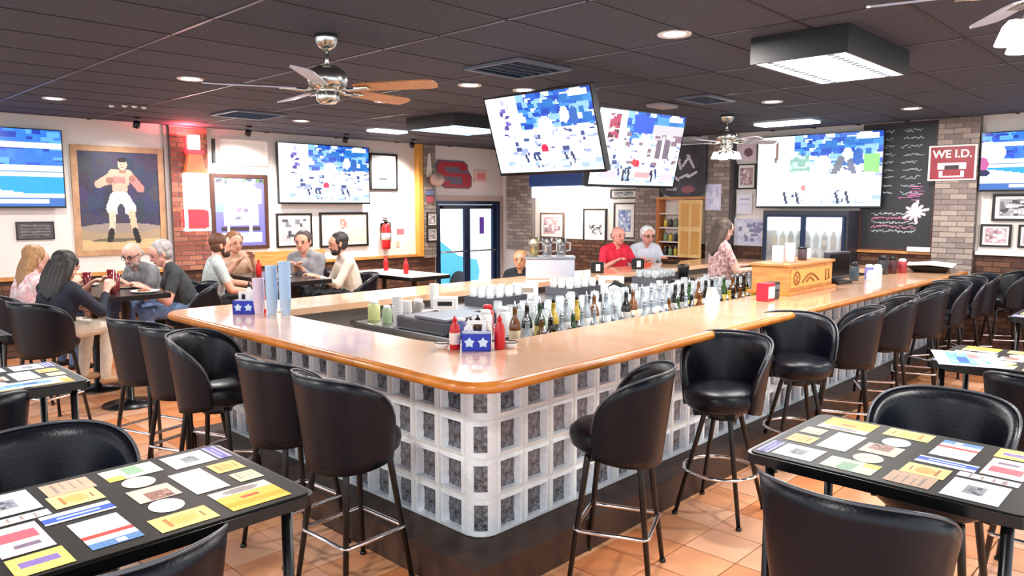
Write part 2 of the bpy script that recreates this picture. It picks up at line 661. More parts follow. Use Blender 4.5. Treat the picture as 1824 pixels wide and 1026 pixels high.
# ---- outside the door
struct('ground_outside', MB().box(2, 22, WY + .15, WY + 20, -.50, -.42), mat('concrete', (0.95, 0.95, 0.94), 0.9, noise=0.04))
car = thing('parked_car', 'turquoise car parked outside the glass door', 'car', (8.85, WY + 4.2, -.42), rad(4))
prof = [(-2.1, .35), (-2.15, .75), (-1.95, .95), (-1.2, 1.0), (-.65, 1.42), (.75, 1.45), (1.35, 1.02), (2.05, .88), (2.15, .6), (2.1, .35)]
mb = MB()
n = len(prof)
mb.add([(x, -.85 + (.12 if z > 1.1 else 0), z) for x, z in prof] + [(x, .85 - (.12 if z > 1.1 else 0), z) for x, z in prof],
       [tuple(range(n)), tuple(range(n, 2 * n))[::-1]] + [(k, n + k, n + (k + 1) % n, (k + 1) % n) for k in range(n)])
M_car = mat('turquoise_paint', (0.25, 0.72, 0.80), 0.25, coat=0.5)
part('body', mb, M_car, car)
mb = MB()
for s_ in (-1, 1):
    mb.box(-.55, .05, s_ * .79 - .01, s_ * .79 + .01, 1.05, 1.36).box(.11, .72, s_ * .79 - .01, s_ * .79 + .01, 1.05, 1.36)
part('side_window', mb, M_blackgloss, car)
for sx in (-1.3, 1.35):
    for s_ in (-1, 1):
        wm = MB().lathe([(.02, -.1), (.28, -.1), (.32, -.07), (.32, .07), (.28, .1), (.02, .1)], 20)
        part('wheel', wm, M_black, car, (sx, s_ * .80, .31), (PI / 2, 0, 0))

# =================================================================== THE BAR
S = 0.2032
GZ = 0.175                       # top of the foot step, bottom of the glass blocks
GLX, GLY = 7.62, 2.86            # outer faces of the bar body (far ends)
C0 = 0.565 * S
bar = thing('bar', 'bar body faced with square glass blocks above a dark step', 'bar', (0, 0, 0))
M_mort_w = mat('white_block_mortar', (0.95, 0.95, 0.92), 0.55, noise=0.04)
M_cell = mat('glass_block_rim', (0.95, 0.97, 0.99), 0.20, spec=0.8, noise=0.06, nscale=30, bump=0.30, bscale=50)
M_cellrefract = mat('glass_block_refraction', (0.10, 0.10, 0.12), 0.12, spec=0.9, col2=(0.52, 0.54, 0.57), nscale=40, bump=0.6, bscale=60)  # stands in for refraction: the dark seen through the glass is coloured in
M_cellpane = thin_glass('glass_block_pane', (0.95, 0.97, 1.0), 0.05, 0.10, 0.5, 55)
core = MB()
core.box(.10, .18, .12, GLY - .09, GZ, 1.008).box(.12, GLX, .10, .18, GZ, 1.008)
core.box(GLX - .1, GLX, .16, GLY, GZ, 1.008).box(.09, GLX - .1, GLY - .1, GLY, GZ, 1.008)
part('bar_core', core, mat('pale_bar_lining', (0.70, 0.66, 0.62), 0.5, noise=.06), bar)
# mortar sheets just behind the block faces, leaving joints recessed
mo = MB()
NR, NL = 36, 13
for r in range(5):
    z = GZ + r * S
    mo.box(C0, C0 + NR * S, .006, .075, max(GZ, z - .006), z + .006)
    mo.box(.006, .075, C0, C0 + NL * S, max(GZ, z - .006), z + .006)
for k in range(NR + 1):
    mo.box(C0 + k * S - .006, C0 + k * S + .006, .0065, .075, GZ, GZ + 4 * S)
for k in range(NL + 1):
    mo.box(.0065, .075, C0 + k * S - .006, C0 + k * S + .006, GZ, GZ + 4 * S)
mo.box(C0, C0 + NR * S, .004, .075, GZ + 4 * S, 1.008)
mo.box(.004, .075, C0, C0 + NL * S, GZ + 4 * S, 1.008)
part('mortar', mo, M_mort_w, bar)


def block_mesh():
    """hollow block: rim, side walls sloped to look bright, dark back coloured for refraction, clear pane; local x along the wall, faces -y"""
    mb = MB()
    h = S / 2 - .006
    ri = h - .016
    dp = .033
    rb_ = .053
    o_ = [(-h, -h), (h, -h), (h, h), (-h, h)]
    i_ = [(-ri, -ri), (ri, -ri), (ri, ri), (-ri, ri)]
    vs_ = [(x, .0, z) for x, z in o_] + [(x * .985, -.004, z * .985) for x, z in i_] + [(x * rb_ / ri, dp, z * (rb_ + .022) / ri) for x, z in i_] + [(x, .098, z) for x, z in o_]
    fs = []
    for k in range(4):
        l = (k + 1) % 4
        fs += [(k, l, 4 + l, 4 + k), (4 + k, 4 + l, 8 + l, 8 + k), (12 + k, 12 + l, l, k)]
    mb.add(vs_, fs, 0)
    n_ = 6
    g = [(-rb_ + 2 * rb_ * a / n_, dp + rng.uniform(-.007, .0), (-rb_ + 2 * rb_ * b / n_) * (rb_ + .022) / rb_) for b in range(n_ + 1) for a in range(n_ + 1)]
    mb.add(g, [(b * (n_ + 1) + a, b * (n_ + 1) + a + 1, (b + 1) * (n_ + 1) + a + 1, (b + 1) * (n_ + 1) + a) for a in range(n_) for b in range(n_)], 1, True)
    mb.add([(x, .002, z) for x, z in i_], [(0, 1, 2, 3)], 2)
    return mb.mesh('glass_block', M_cell, M_cellrefract, M_cellpane)


bms = [block_mesh() for _ in range(4)]
for r in range(4):
    z = GZ + (r + .5) * S
    for k in range(NR):
        ob('glass_block', rng.choice(bms), bar, (C0 + (k + .5) * S, 0, z))
    for k in range(NL):
        ob('glass_block', rng.choice(bms), bar, (0, C0 + (k + .5) * S, z), (0, 0, -PI / 2))
# bull-nosed corner blocks with refracted dark coloured in as a strip on the nose
cr = C0 - .004
arc = [(cr - cr * math.cos(t), cr - cr * math.sin(t)) for t in [PI / 2 * k / 10 for k in range(11)]]     # left face -> front face
cm = MB()
hh = S - .012
poly = [(cr, .075), (.075, cr)] + arc
cm.prism(poly, -hh / 2, hh / 2, 0, False)
n0 = len(cm.v)
a2 = arc[3:8]
vv = [(x - .0022, y - .0022, z) for z in (-hh * .34, hh * .36) for x, y in a2]
cm.add(vv, [(k, k + 1, 6 + k, 5 + k) for k in range(4)], 1, True)
corner_mesh = cm.mesh('corner_glass_block', M_cell, M_cellrefract)
for r in range(4):
    ob('corner_glass_block', corner_mesh, bar, (0, 0, GZ + (r + .5) * S))
part('corner_mortar', MB().prism([(cr, .07), (.07, cr)] + [(x + .008, y + .008) for x, y in arc], GZ, GZ + 4 * S + .02), M_mort_w, bar)
st = MB()
PO = 0.215
st.prism([(-PO, -PO), (GLX + .1, -PO), (GLX + .1, .08), (.08, .08), (.08, GLY + .1), (-PO, GLY + .1)], 0.0, GZ)
part('foot_step', st, mat('worn_dark_step', (0.17, 0.11, 0.085), 0.55, col2=(0.30, 0.20, 0.14), nscale=6), bar)

# ---- worktop: one continuous ring
top = thing('bar_worktop', 'honey coloured wooden bar top running round all four sides', 'bar top', (0, 0, 0))
OX0, OY0, OX1, OY1 = -.27, -.27, 7.95, 3.13
IX0, IY0, IX1, IY1 = .26, .41, 7.30, 2.52


def rrect(x0, y0, x1, y1, r, n=8):
    pts = []
    rs = r if isinstance(r, tuple) else (r,) * 4
    for sx, sy, a0, r in ((0, 0, PI, rs[0]), (1, 0, 1.5 * PI, rs[1]), (1, 1, 0, rs[2]), (0, 1, .5 * PI, rs[3])):
        cx, cy = (x1 - r if sx else x0 + r), (y1 - r if sy else y0 + r)
        for k in range(n + 1):
            a = a0 + (PI / 2) * k / n
            pts.append((cx + r * math.cos(a), cy + r * math.sin(a)))
    return pts


outer = rrect(OX0, OY0, OX1, OY1, .17)
inner = rrect(IX0, IY0, IX1, IY1, (.42, .05, .05, .12))
n = len(outer)
tm = MB()
zt, zb = CT, CT - .05
tm.add([(x, y, zt) for x, y in outer] + [(x, y, zt) for x, y in inner] + [(x, y, zb) for x, y in outer] + [(x, y, zb) for x, y in inner],
       [(k, (k + 1) % n, n + (k + 1) % n, n + k) for k in range(n)]
       + [(2 * n + k, 3 * n + k, 3 * n + (k + 1) % n, 2 * n + (k + 1) % n) for k in range(n)]
       + [(n + k, n + (k + 1) % n, 3 * n + (k + 1) % n, 3 * n + k) for k in range(n)], 0)
part('top_board', tm, M_wood_top, top)
eg = MB()
pr = [(0.0, zt), (.012, zt - .002), (.024, zt - .010), (.031, zt - .022), (.031, zt - .034), (.024, zt - .046), (.012, zt - .054), (0, zt - .056)]
vs_, fs = [], []
for k in range(n):
    t = Vector((outer[(k + 1) % n][0] - outer[k - 1][0], outer[(k + 1) % n][1] - outer[k - 1][1], 0)).normalized()
    nx, ny = t.y, -t.x
    for d, z in pr:
        vs_.append((outer[k][0] + nx * d, outer[k][1] + ny * d, z))
q = len(pr)
for k in range(n):
    l = (k + 1) % n
    for a in range(q - 1):
        fs.append((k * q + a, k * q + a + 1, l * q + a + 1, l * q + a))
eg.add(vs_, fs, 0, True)
part('bullnose_edge', eg, M_wood_edge, top)

# ---- work stations inside the bar
def station(name, label, x0, x1, y0, y1, z, front):
    t = thing(name, label, 'counter', ((x0 + x1) / 2, (y0 + y1) / 2, 0))
    hx, hy = (x1 - x0) / 2, (y1 - y0) / 2
    part('cabinet', MB().box(-hx + .02, hx - .02, -hy + .02, hy - .02, 0.0, z - .04), M_steel, t)
    part('work_surface', MB().cbox(-hx, hx, -hy, hy, z - .04, z, .008), M_steel, t)
    return t


station('speed_rail_counter', 'stainless bottle rail running inside the long right side of the bar', .95, 5.6, .44, .88, .76, 0)
station('sink_counter', 'stainless sink counter inside the left end of the bar', .92, 1.40, 1.05, 2.48, .93, 0)
station('back_station', 'bright stainless station along the inside of the far bar top', 1.5, 6.6, 2.02, 2.50, .96, 0)
station('island_station', 'stainless island loaded with glasses in the middle of the bar', 1.5, 5.0, 1.04, 1.56, .92, 0)
part('bar_floor', MB().box(.18, GLX - .1, .18, GLY - .1, -.005, .012), mat('rubber_mat', (0.12, 0.12, 0.12), 0.8), bar)

# =================================================================== STOOLS
def smooth_mesh(me):
    me.polygons.foreach_set('use_smooth', [True] * len(me.polygons))
    return me


PHM = rad(112)


def shell_top(ph):
    u = min(1.0, abs(ph) / PHM)
    return 0.77 + 0.30 * (1 - u ** 3.2) ** 0.62


def shell_r(z):
    return 0.222 + 0.060 * (z - 0.60) / 0.47


def make_stool(name, ring):
    """local +x is where the sitter faces"""
    t = thing(name, 'stool', 'bar stool')
    # seat pad
    pm = MB().lathe([(.02, .655), (.19, .655), (.212, .675), (.222, .71), (.218, .745), (.19, .772), (.10, .785), (.01, .787)], 28)
    pm.xf(Matrix.Diagonal((1.06, 1.0, 1.0, 1)) @ Matrix.Translation((.012, 0, 0)))
    part('seat', pm, M_vinyl, t)
    # wrap-around back
    sh = MB()
    NP, NZ = 40, 9
    out, inn = [], []
    for a in range(NP + 1):
        ph = -PHM + 2 * PHM * a / NP
        zt_ = shell_top(ph)
        zb_ = 0.60 + 0.05 * (abs(ph) / PHM) ** 2
        for b in range(NZ + 1):
            z = zb_ + (zt_ - zb_) * b / NZ
            r = shell_r(z)
            fl = 1.0 - .05 * math.cos(ph) ** 2
            out.append((-math.cos(ph) * r * fl, math.sin(ph) * r, z))
            ri = r - .036 - .012 * math.sin(PI * b / NZ)
            inn.append((-math.cos(ph) * ri * fl, math.sin(ph) * ri, z - (.012 if b == NZ else 0)))
    m = len(out)
    fs = []
    q = NZ + 1
    for a in range(NP):
        for b in range(NZ):
            i = a * q + b
            fs.append((i, i + 1, i + q + 1, i + q))
            fs.append((m + i, m + i + q, m + i + q + 1, m + i + 1))
        fs.append((a * q + NZ, m + a * q + NZ, m + (a + 1) * q + NZ, (a + 1) * q + NZ))
        fs.append((a * q, (a + 1) * q, m + (a + 1) * q, m + a * q))
    for a in (0, NP):
        for b in range(NZ):
            i = a * q + b
            fs.append((i, m + i, m + i + 1, i + 1) if a == 0 else (i, i + 1, m + i + 1, m + i))
    sh.add(out + inn, fs, 0, True)
    part('backrest', sh, M_vinyl, t)
    # piping along the outer rim
    pts = []
    for a in range(NP + 1):
        ph = -PHM + 2 * PHM * a / NP
        z = shell_top(ph)
        r = shell_r(z) - .004
        fl = 1.0 - .05 * math.cos(ph) ** 2
        pts.append((-math.cos(ph) * r * fl, math.sin(ph) * r, z + .002))
    part('piping', MB().tube(pts, .006, 6), M_welt, t)
    part('swivel_plate', MB().box(-.13, .13, -.13, .13, .625, .655).lathe([(.05, .585), (.09, .585), (.09, .626), (.05, .626)], 16), M_blackmetal, t)
    legs = []
    for sx in (-1, 1):
        for sy in (-1, 1):
            tp_ = .125 if ring == 'square' else .075
            a, b = (sx * tp_, sy * tp_, .64), (sx * .198, sy * .198, .0)
            lm = MB().tube([a, (sx * (tp_ + .004), sy * (tp_ + .004), .61), b], [.017, .0165, .0125], 8)
            lm.lathe([(.017, 0), (.018, .012), (.012, .02)], 8, (b[0], b[1], 0))
            part('leg', lm, M_blackmetal, t)
    part('leg_spider', MB().tube([(-.125, -.125, .615), (.125, .125, .615)], .014, 6).tube([(-.125, .125, .615), (.125, -.125, .615)], .014, 6), M_blackmetal, t)
    zr = 0.27
    if ring == 'square':
        h = .125 + (.198 - .125) * (1 - zr / .64) + .012
        pts = [(x, y, zr) for x, y in rrect(-h, -h, h, h, .03, 4)]
    else:
        h = (.075 + (.198 - .075) * (1 - zr / .64)) * 1.414 + .010
        pts = [(h * math.cos(2 * PI * k / 28), h * math.sin(2 * PI * k / 28), zr) for k in range(28)]
    part('foot_ring', MB().tube(pts, .011, 8, closed=True), M_chrome, t)
    return t


stool_sq = make_stool('bar_stool', 'square')
stool_rd = make_stool('bar_stool', 'round')
used = {'square': False, 'round': False}


def stool(x, y, deg, label, group, ring='square'):
    src = stool_sq if ring == 'square' else stool_rd
    if not used[ring]:
        used[ring] = True
        src.location = (x, y, 0)
        src.rotation_euler = (0, 0, rad(deg))
        src['label'] = label
        src['group'] = group
        return src
    return copy_thing(src, (x, y, 0), rad(deg), label, group)


GA = 'black bucket stools along the left side of the bar'
stool(-.45, 2.93, 18, 'black bucket stool at the far left bar corner, farthest of the left row', GA)
stool(-.44, 2.36, 20, 'black bucket stool second from the far end of the left row', GA)
stool(-.47, 1.86, -52, 'black bucket stool of the left row turned so its inner back shows', GA)
stool(-.46, .98, 4, 'black bucket stool second nearest the bar corner in the left row', GA)
stool(-.46, .42, 2, 'black bucket stool nearest the bar corner on the left, back to viewer', GA)
GB = 'black bucket stools along the right side of the bar'
stool(.50, -.47, 114, 'black bucket stool right of the bar corner, turned to face left', GB)
stool(1.56, -.46, 186, 'black bucket stool with a round foot ring, seat turned to the viewer', GB, 'round')
stool(2.72, -.42, 222, 'black bucket stool facing the viewer squarely before the glass blocks', GB, 'round')
stool(3.50, -.46, 112, 'black bucket stool just right of the one facing the viewer', GB)
stool(4.42, -.44, 118, 'black bucket stool fifth along the right side of the bar', GB)
stool(5.36, -.44, 108, 'black bucket stool sixth along the right side of the bar', GB)
stool(6.12, -.44, 150, 'black bucket stool seventh along the right side, partly hidden', GB)
stool(6.78, -.44, 160, 'black bucket stool eighth along the right side, catching blue light', GB)
stool(7.32, -.46, 130, 'black bucket stool second from the far end of the right row', GB)
stool(8.02, -.66, 120, 'black bucket stool beyond the far right end of the bar', GB)
GT = 'black bucket stools at the advert-covered tables'
stool(-1.80, .14, -90, 'black bucket stool behind the near left advert table, inner back showing', GT)
stool(-1.91, -.70, 90, 'black bucket stool cut off at the bottom left corner of the picture', GT)
stool(.80, -1.80, 180, 'black bucket stool behind the near right advert table, glossy inner back', GT)
stool(-.25, -1.86, 0, 'black bucket stool in front of the near right advert table, back to viewer', GT)
stool(1.80, -2.02, 0, 'black bucket stool in front of the farther right table, back to viewer', GT)
stool(-1.88, 1.24, 90, 'black bucket stool in front of the farther left table at picture edge', GT)

# =================================================================== TABLES WITH ADVERT CARDS
TW, TL, TZ = 0.61, 0.76, 1.05
CARDS = [  # s0, s1, t0, t1, paper, pattern
    (.030, .163, .060, .189, (0.95, 0.95, 0.95), 'photo'), (.022, .161, .012, .054, (0.72, 0.70, 0.88), 'purple'),
    (.198, .290, .030, .116, (0.95, 0.80, 0.48), 'spot'), (.320, .400, .030, .102, (0.94, 0.92, 0.72), 'lines'),
    (.200, .405, .135, .230, (0.97, 0.97, 0.93), 'plain'), (.428, .586, .047, .214, (0.95, 0.76, 0.30), 'orange'),
    (.028, .137, .215, .366, (0.90, 0.93, 0.84), 'green'), (.140, .238, .262, .350, (0.96, 0.95, 0.82), 'oval'),
    (.250, .362, .252, .364, (0.90, 0.80, 0.74), 'photo2'), (.368, .470, .275, .362, (0.98, 0.98, 0.97), 'oval'),
    (.488, .588, .250, .395, (0.96, 0.84, 0.50), 'spot'), (.028, .135, .398, .520, (0.88, 0.72, 0.60), 'lines'),
    (.137, .243, .410, .530, (0.95, 0.88, 0.58), 'spot'), (.270, .340, .415, .580, (0.95, 0.96, 0.97), 'blue'),
    (.372, .568, .428, .543, (0.97, 0.97, 0.96), 'redstripe'), (.020, .196, .548, .690, (0.93, 0.95, 0.95), 'photo'),
    (.215, .262, .545, .700, (0.86, 0.84, 0.88), 'lines'), (.280, .470, .590, .700, (0.90, 0.82, 0.82), 'pink'), (.485, .595, .585, .700, (0.95, 0.86, 0.42), 'violet')]


def card_canvas(pat, paper, seed):
    r = random.Random(seed)
    cv = Canvas(26, 26, paper)
    dk = (0.35, 0.35, 0.38)
    if pat == 'photo':
        cv.rect(.30, .3, .72, .66, (0.62, 0.63, 0.66)).blocks(.32, .34, .70, .62, [(.3, .3, .34), (.5, .5, .55)], 10, seed, .05, .12)
    elif pat == 'purple':
        cv.rect(0, .25, 1, .75, (0.40, 0.36, 0.72)).rect(.2, .45, .8, .55, (.9, .9, .97))
    elif pat == 'spot':
        cv.ell(.5, .5, .3, .25, (0.96, 0.72, 0.38)).rect(.2, .75, .8, .82, (.75, .5, .25)).rect(.3, .15, .7, .2, (.6, .4, .2))
    elif pat == 'lines':
        for k in range(4):
            cv.rect(.12, .2 + k * .18, r.uniform(.6, .9), .25 + k * .18, (.66, .56, .5))
    elif pat == 'plain':
        cv.rect(.15, .2, .85, .23, (.85, .85, .8)).rect(.15, .5, .7, .53, (.85, .85, .8))
    elif pat == 'orange':
        cv.rect(0, 0, .32, 1, (.97, .9, .8)).ell(.16, .5, .12, .3, (.6, .55, .55)).rect(.45, .35, .58, .65, (0.78, 0.34, 0.14)).rect(.66, .0, .84, 1, (.97, .66, .12))
    elif pat == 'green':
        cv.rect(.05, .3, .75, .6, (0.62, 0.78, 0.62)).rect(.6, .7, 1, 1, (.9, .86, .4))
    elif pat == 'photo2':
        cv.rect(.4, .15, .95, .75, (.62, .42, .36)).blocks(.42, .2, .92, .7, [(.8, .62, .55), (.4, .28, .26)], 12, seed, .05, .15)
    elif pat == 'blue':
        cv.rect(.35, 0, .85, 1, (0.22, 0.36, 0.78)).rect(.5, .2, .65, .8, (.75, .82, .95))
    elif pat == 'redstripe':
        cv.rect(.55, 0, .65, 1, (0.82, 0.25, 0.22)).ell(.3, .7, .13, .1, (.75, .78, .85)).rect(.82, .0, 1, 1, (.35, .52, .72)).rect(.85, .3, .97, .5, (.96, .96, .97))
    elif pat == 'pink':
        cv.rect(.25, .1, .55, .9, (0.85, 0.36, 0.42)).rect(.7, .2, .8, .7, (.5, .4, .5))
    elif pat == 'violet':
        cv.rect(.3, .15, .6, .85, (0.52, 0.42, 0.68))
    return cv.grain(.03, seed)


card_meshes = []
for k, (s0, s1, t0, t1, paper, pat) in enumerate(CARDS):
    ws_, wt = s1 - s0, t1 - t0
    if pat == 'oval':
        mb = MB()
        nn = 24
        mb.add([(ws_ / 2 * math.cos(2 * PI * i / nn), wt / 2 * math.sin(2 * PI * i / nn), 0) for i in range(nn)], [tuple(range(nn))])
        me = mb.mesh('advert_card', mat('card_%d' % k, paper, 0.48))
    else:
        cv = card_canvas(pat, paper, 40 + k)
        me = panel_mesh('advert_card', cv, ws_, wt, M_printgloss, flat=True)
        me.transform(Matrix.Translation((0, -wt / 2, 0)))
    card_meshes.append(me)
M_ttop = mat('black_brown_tabletop', (0.10, 0.08, 0.055), 0.45, spec=0.25, noise=0.2, nscale=20)
M_tedge = mat('black_table_edge', (0.035, 0.035, 0.04), 0.3)


def advert_table(origin, sdir, label, group='pub tables covered with advert cards'):
    """origin = corner, s runs along sdir (degrees), t is s turned by -90"""
    rz = rad(sdir)
    t = thing('advert_table', label, 'table', (origin[0], origin[1], 0), rz, group)
    # local: s = +x, t = -y
    part('table_top', MB().prism([(x, -y) for x, y in rrect(0, 0, TW, TL, .025, 3)][::-1], TZ - .012, TZ), M_ttop, t)
    part('table_edge', MB().prism([(x, -y) for x, y in rrect(-.012, -.012, TW + .012, TL + .012, .035, 4)][::-1], TZ - .034, TZ - .004), M_tedge, t)
    for k, (s0, s1, t0, t1, paper, pat) in enumerate(CARDS):
        c = ob('advert_card', card_meshes[k], t, ((s0 + s1) / 2, -(t0 + t1) / 2, TZ + .0012))
    for lx in (.05, TW - .05):
        for ly in (.05, TL - .05):
            part('leg', MB().tube([(lx, -ly, TZ - .045), (lx, -ly, .012)], .016, 8).lathe([(.022, 0), (.022, .014), (.016, .02)], 10, (lx, -ly, 0)), M_blackmetal, t)
    part('apron', MB().box(.04, TW - .04, -.06, -.04, TZ - .055, TZ - .034).box(.04, TW - .04, -TL + .04, -TL + .06, TZ - .055, TZ - .034)
         .box(.04, .06, -TL + .06, -.06, TZ - .055, TZ - .034).box(TW - .06, TW - .04, -TL + .06, -.06, TZ - .055, TZ - .034), M_tedge, t)
    return t


advert_table((-1.41, -.19), -90, 'black high table with colourful advert cards at the bottom left')
advert_table((-.235, -1.51), 0, 'black high table with colourful advert cards at the lower right')
advert_table((-1.39, 1.74), -90, 'advert-covered high table behind the near left one, cut by picture edge')
advert_table((1.77, -1.50), 0, 'advert-covered high table behind the near right one, cut by picture edge')
advert_table((-1.32, 3.42), -90, 'advert-covered high table whose corner just enters at the left edge')
advert_table((3.86, -1.46), 0, 'advert-covered high table whose corner just enters at the right edge')
t = thing('menu_sheet', 'blue and white glossy menu sheet lying on the farther right table', 'menu', (1.98, -1.78, TZ + .0028), rad(20))
cv = Canvas(40, 30, (.93, .96, .98)).rect(.1, .2, .9, .6, (.45, .68, .90)).rect(.2, .35, .6, .5, (.12, .35, .65)).rect(.55, .55, .85, .7, (.85, .5, .5)).blocks(.1, .2, .9, .8, [(.8, .9, .96), (.3, .6, .85)], 25, 3, .03, .1)
ob('sheet', panel_mesh('sheet', cv, .42, .30, M_printgloss, flat=True), t)
t = thing('menu_sheet', 'pale blue glossy sheet lying on the farther left table', 'menu', (-1.66, 1.16, TZ + .0028), 0)
cv = Canvas(40, 20, (.78, .88, .96)).rect(.1, .3, .9, .7, (.42, .66, .92)).rect(.6, .4, .75, .6, (.2, .35, .6)).blocks(.05, .1, .95, .9, [(.92, .96, .98), (.6, .78, .94)], 25, 5, .03, .1)
ob('sheet', panel_mesh('sheet', cv, .36, .14, M_printgloss, flat=True), t)

# plain high tables for the guests
def pub_table(x0, x1, y0, y1, label, topmat, single=False):
    t = thing('pub_table', label, 'table', ((x0 + x1) / 2, (y0 + y1) / 2, 0))
    hx, hy = (x1 - x0) / 2, (y1 - y0) / 2
    part('table_top', MB().prism(rrect(-hx + .01, -hy + .01, hx - .01, hy - .01, .03, 4), TZ - .012, TZ), topmat, t)
    part('table_edge', MB().prism(rrect(-hx, -hy, hx, hy, .04, 4), TZ - .045, TZ - .005), M_tedge, t)
    for sy in (-1, 1):
        y = sy * (hy - .32)
        part('pedestal', MB().lathe([(.24, .0), (.24, .012), (.06, .035), (.035, .05), (.035, .98), (.14, .985), (.14, TZ - .045)], 18, (0, y, 0)), M_blackmetal, t)
    return t


M_tgrey = mat('grey_table_laminate', (0.62, 0.60, 0.60), 0.3)
M_tdark = mat('dark_table_laminate', (0.16, 0.13, 0.13), 0.25)
pub_table(-.30, .31, 4.42, 5.94, 'long dark high table where four guests are eating at the left', M_tdark)
pub_table(1.50, 2.08, 4.50, 5.92, 'dark high table between the men under the wall television', M_tdark)
pub_table(2.74, 3.34, 3.98, 5.20, 'empty high table with a pale top in front of the glass door', mat('pale_table_laminate', (0.80, 0.78, 0.77), 0.25))

# =================================================================== SCREENS
def tv_canvas(kind, W=96, H=54):
    if kind == 'game':
        cv = Canvas(W, H, (.93, .95, .99))
        cv.rect(.30, 0, 1, .42, (.16, .38, .78)).blocks(.30, 0, 1, .45, [(.10, .28, .70), (.25, .55, .90), (.55, .75, .95), (.15, .45, .75), (.85, .92, .98)], 90, 2, .03, .10)
        cv.rect(0, 0, .13, 1, (.97, .97, .99)).blocks(.13, 0, .24, .5, [(.45, .40, .75), (.75, .72, .92), (.3, .3, .6), (.96, .96, 1)], 30, 5, .02, .06).rect(.22, 0, .31, .6, (.97, .98, 1))
        cv.blocks(.15, .45, 1, .78, [(.97, .98, 1), (.85, .88, .96), (.99, .99, 1), (.62, .68, .85), (.25, .32, .55)], 110, 8, .02, .07)
        cv.ell(.55, .42, .07, .13, (.97, .97, .98)).ell(.82, .33, .035, .12, (.2, .4, .72)).ell(.74, .30, .04, .10, (.95, .96, .99))
        cv.rect(.80, .02, .97, .10, (.93, .95, .98))
        cv.ell(.50, .70, .035, .05, (.86, .15, .30))
        for k, x in enumerate((.30, .38, .42, .68, .74)):
            cv.line(x, .78, x + .03, .93, .018, (.12, .22, .42), 16 / 9)
        cv.blocks(.10, .85, 1, 1, [(.80, .86, .96), (.92, .95, 1), (.65, .75, .92)], 30, 11, .04, .12)
        cv.rect(0, .97, 1, 1, (.85, .92, .98))
    elif kind == 'game_red':
        cv = tv_canvas('game', W, H)
        a = cv.a
        cv.rect(.13, .05, .24, .38, (.70, .25, .36)).blocks(.13, .05, .24, .4, [(.55, .12, .22), (.95, .85, .87), (.35, .12, .18)], 24, 3, .02, .05)
        cv.rect(.40, .05, .62, .28, (.16, .34, .85)).rect(.66, .04, .80, .14, (.3, .6, .9)).rect(.62, .14, 1, .42, (.80, .78, .80))
        cv.blocks(.30, .28, 1, .8, [(.97, .96, .96), (.90, .88, .90), (.98, .97, .97), (.55, .45, .50)], 80, 9, .03, .08)
        cv.rect(.70, .35, .86, .62, (.48, .42, .48)).rect(.76, .3, .79, .7, (.95, .93, .93))
        cv.ell(.47, .68, .03, .045, (.85, .25, .28)).rect(.12, .82, .28, .92, (.93, .78, .82)).rect(.5, .82, .68, .88, (.92, .65, .66)).rect(.8, .82, .97, .95, (.93, .80, .82))
        for x in (.36, .42, .70):
            cv.line(x, .80, x + .01, .93, .02, (.15, .17, .25), 16 / 9)
    elif kind == 'game_green':
        cv = tv_canvas('game', W, H)
        cv.rect(.0, 0, .24, 1, (.98, .98, .97)).line(.17, .1, .16, .35, .02, (.50, .40, .36), 16 / 9).rect(.86, .3, .98, .55, (.55, .85, .48))
        cv.rect(.28, .30, .45, .52, (.55, .72, .66)).blocks(.28, .25, .5, .6, [(.75, .9, .85), (.5, .7, .66), (.95, .97, .97)], 30, 4, .03, .07)
        cv.line(.64, .56, .69, .36, .05, (.45, .47, .52), 16 / 9).line(.76, .40, .80, .62, .045, (.42, .45, .55), 16 / 9)
        cv.rect(.02, .55, .9, .78, (.98, .98, .98)).blocks(.1, .5, .95, .95, [(.98, .98, .98), (.9, .92, .95), (.97, .97, .98)], 60, 6, .05, .12)
        cv.ell(.40, .74, .022, .035, (.90, .55, .55))
        for x in (.24, .34, .66, .74):
            cv.line(x, .82, x + .02, .95, .018, (.22, .25, .36), 16 / 9)
    else:   # blue water sport
        cv = Canvas(W, H, (.15, .45, .90))
        cv.blocks(0, 0, 1, .5, [(.10, .30, .80), (.2, .5, .92), (.35, .65, .95), (.08, .22, .65)], 80, 21, .03, .12)
        cv.rect(.1, .16, 1, .24, (.96, .98, 1)).rect(0, .46, 1, .62, (.95, .97, .99)).rect(0, .54, 1, .56, (.5, .62, .75))
        cv.rect(0, .62, 1, 1, (.10, .62, .90))
        m = (cv.Y > .62 + cv.X * .28) & (cv.X < .8)
        cv.a[m] = (.96, .98, 1)
        cv.rect(0, .84, 1, .88, (.90, .95, .99)).rect(0, .88, 1, 1, (.22, .42, .72)).rect(.25, .90, .9, .96, (.95, .97, .99)).ell(.05, .35, .16, .2, (.97, .98, 1)).ell(.0, .55, .07, .13, (.75, .35, .6)).ell(.03, .7, .05, .06, (.08, .12, .3))
    return cv.grain(.015, 1)


def tv_parts(t, wd, ht, cv, thick=.05):
    """local: x right, z up from 0, screen faces -y, back of the set at y = thick"""
    b = .012
    part('casing', MB().cbox(-wd / 2 - b, wd / 2 + b, .003, thick, -b - .012, ht + b, .006), M_black, t)
    part('bezel', MB().box(-wd / 2 - b, -wd / 2, -.002, .006, -b - .010, ht + b).box(wd / 2, wd / 2 + b, -.002, .006, -b - .010, ht + b)
         .box(-wd / 2, wd / 2, -.002, .006, ht, ht + b).box(-wd / 2, wd / 2, -.002, .006, -b - .010, 0), M_blackgloss, t)
    ob('screen', panel_mesh('screen', cv, wd, ht, M_screen), t)


